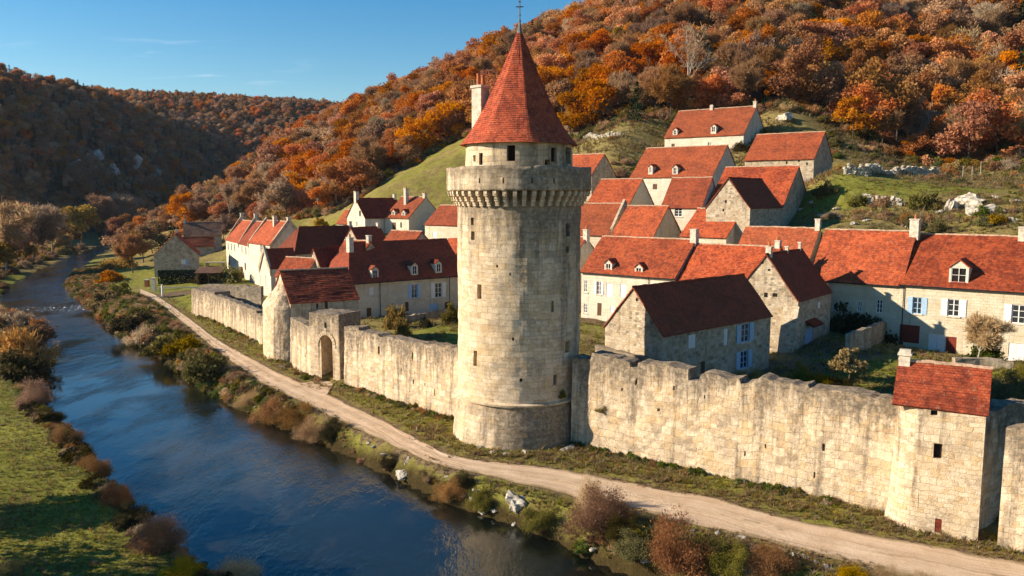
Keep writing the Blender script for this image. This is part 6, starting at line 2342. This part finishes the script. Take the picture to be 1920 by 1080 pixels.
def box_thing(name, label, cat, px, py, parts_, rz=0.0, s=1.0, pos=None):
    p = on_land(px, py) if pos is None else pos
    r = empty(name, (p[0], p[1], p[2]), rz)
    tag(r, label, cat)
    for nm, mt, boxes in parts_:
        mb = MB()
        for b in boxes:
            mb.box(*b)
        o = mb.build(nm, M[mt], r)
        bv = o.modifiers.new("b", 'BEVEL')
        bv.width = .03
    return r


box_thing("gate_pillar", "tall white gate pillar at the end of the path by the grey house", "gate pillar", 289, 546, [("shaft", 'white', [(-.35, .35, -.35, .35, -.4, 2.6)]), ("cap", 'ashlar', [(-.45, .45, -.45, .45, 2.6, 2.8)])])
box_thing("gate_pillar", "short brick based gate pillar beside the ivy covered porch", "gate pillar", 276, 538, [("shaft", 'pot', [(-.4, .4, -.4, .4, -.4, 1.4)]), ("cap", 'ashlar', [(-.5, .5, -.5, .5, 1.4, 1.6)])])
box_thing("garden_gate", "pale pinkish board gate standing ajar by the white pillar", "gate", 304, 556, [("board_panel", 'chim', [(-.9 + .3 * k, -.63 + .3 * k, -.05, .05, .1, 2.2) for k in range(7)]), ("rail", 'whitewood', [(-.9, 1.2, .05, .1, .5, .65), (-.9, 1.2, .05, .1, 1.7, 1.85)]), ("post", 'whitewood', [(1.2, 1.45, -.12, .12, -.3, 2.5)])], rz=radians(-62))
box_thing("low_fence", "low pale rail across the yard opening before the dark hedge", "fence", 335, 546, [("rail", 'ashlar', [(-3.6, 3.6, -.12, .12, .55, .75)]), ("post", 'ashlar', [(-3.7, -3.4, -.15, .15, -.3, .8)]), ("post", 'ashlar', [(3.4, 3.7, -.15, .15, -.3, .8)])], rz=radians(5))
# clipped hedge in front of the grey house: a box of leaves
rng = np.random.default_rng(77)
n = 5200
hp_ = on_land(330, 534)
C = np.column_stack([rng.uniform(-3.9, 3.9, n), rng.uniform(-.8, .8, n), rng.uniform(0, 2.9, n)])
face_ = rng.integers(0, 3, n)
C[face_ == 0, 2] = 2.9 + rng.normal(0, .07, (face_ == 0).sum())
C[face_ == 1, 1] = -.8 + rng.normal(0, .07, (face_ == 1).sum())
A_, B_ = rand_axes(n, rng, .12, .08)
o = link(bpy.data.objects.new("hedge", quads_mesh("hedge", C, A_, B_, rng.uniform(0, .6, n), M['green'])))
o.location = (hp_[0], hp_[1] + 1, hp_[2] - .1)
o.rotation_euler = (0, 0, radians(5))
tag(o, "tall dark clipped hedge across the yard of the grey riverside house", "hedge")
# lean-to shed with a grey roof, and the small porch by the river
sh_ = at_y(392, 482, 172)
r = empty("open_shed", (sh_[0], sh_[1], ground_z(sh_[0], sh_[1])), radians(8))
tag(r, "open fronted shed with a flat grey roof beside the grey riverside house", "shed")
mb = MB()
mb.box(-2.4, 2.4, 1.4, 1.7, -.5, 2.6)
mb.box(-2.4, -2.1, -1.4, 1.4, -.5, 2.4)
mb.build("wall", M['rubble'], r)
mb = MB()
slope(mb, (-2.7, -1.8, 2.5), (2.7, -1.8, 2.5), (-2.7, 1.9, 3.5), (2.7, 1.9, 3.5), 61)
mb.build("roof", M['tile_brown'], r)
for xx in (-2.2, 0, 2.2):
    mb = MB()
    mb.box(xx - .1, xx + .1, -1.6, -1.4, -.4, 2.55)
    mb.build("post", M['brownwood'], r)
sh_ = at_y(404, 500, 160)
box_thing("stone_trough", "long pale stone slab lying in the yard before the open shed", "slab", 404, 502, [("slab", 'ashlar', [(-2.4, 2.4, -.7, .7, .9, 1.15)]), ("foot", 'rubble', [(-2.2, -1.7, -.6, .6, -.3, .9)]), ("foot", 'rubble', [(1.7, 2.2, -.6, .6, -.3, .9)])], rz=radians(10))
# awning over the blue door
x, y, ang, L, W, ez, rz_, gz = HOUSES['G1']
u_, z_ = facade_hit((x, y), radians(ang), 1519, 604)
G1root = [o_ for o_ in bpy.data.objects if o_.get('label', '').startswith('stone house with a pierced')][0]
mb = MB()
slope(mb, (u_ - 1.6, -1.0, z_ - gz - .25), (u_ + 1.6, -1.0, z_ - gz - .25), (u_ - 1.6, 0, z_ - gz + .35), (u_ + 1.6, 0, z_ - gz + .35), 71, .2, .4)
mb.build("door_canopy", M['tile_shade'], G1root)
# buttress of that house at the gable corner
mb = MB()
for k in range(8):
    t0, t1 = k / 8, (k + 1) / 8
    w0, w1 = 1.6 * (1 - t0) ** .8, 1.6 * (1 - t1) ** .8
    z0, z1 = -1 + 5.6 * t0, -1 + 5.6 * t1
    for (p_, q_) in ((-.15, 1.5),):
        mb.face([(-w0, p_, z0), (-w0, q_, z0), (-w1, q_, z1), (-w1, p_, z1)][::-1])
        mb.face([(-w0, p_, z0), (0, p_, z0), (0, p_, z1), (-w1, p_, z1)])
        mb.face([(-w0, q_, z0), (0, q_, z0), (0, q_, z1), (-w1, q_, z1)][::-1])
mb.build("buttress", M['rubble'], G1root)
# fence posts above the terrace
for px in (1805, 1822, 1838):
    p_ = on_land(px, 334)
    mb = MB()
    mb.taper((0, 0, -.3), (RNG.uniform(-.05, .05), 0, 2.3 if px != 1838 else 3.0), .07, .055, 6)
    o = mb.build("fence_post", M['palebark'])
    o.location = p_
    tag(o, "bare pale wooden post beyond the end of the upper terrace wall", "post", "wooden posts on the terrace")
# plants rooted in the masonry
for px, py, dd, r_, lab in [(1107, 765, 60.2, .55, "olive tuft rooted in the rampart right beside the keep"), (1130, 768, 58.9, .5, "second olive tuft rooted in the rampart near the keep"), (1053, 742, 60.3, .4, "dark tuft growing where keep and rampart meet")]:
    p_ = at_y(px, py, dd)
    o = bush('olive', 0, 0, r_, r_ * 1.3, lab, pos=(p_[0], p_[1] - .1, p_[2]), name="wall_plant")
for px, py, dd, r_, lab in [(1222, 692, 56.6, .5, "ochre tuft on the rampart head in a gap of the battlements"), (1245, 694, 56, .5, "ochre tuft on the rampart head beside the first tuft")]:
    p_ = at_y(px, py, dd)
    bush('gold', 0, 0, r_, r_ * .9, lab, pos=(p_[0], p_[1] + .5, p_[2] - .15), name="wall_plant")
# ------------------------------------------------------------------ the air of the valley
zmax = max([float(GZ.max())] + [H3[:, 2].max(), F3[:, 2].max()]) + 22
mb = MB()
mb.box(-1260, 1260, -60, 1560, float(GZ.min()) - 1.0, zmax)
o = mb.build("haze", bpy.data.materials.new("haze"))
tag(o, kind='stuff')
hm = o.data.materials[0]
hm.use_nodes = True
h = NT(hm.node_tree)
pv = h.n('ShaderNodeVolumePrincipled', {'Color': (.70, .82, 1.0), 'Density': .00004, 'Anisotropy': .2})
ho = h.n('ShaderNodeOutputMaterial')
h.put(ho.inputs['Volume'], pv.outputs[0])
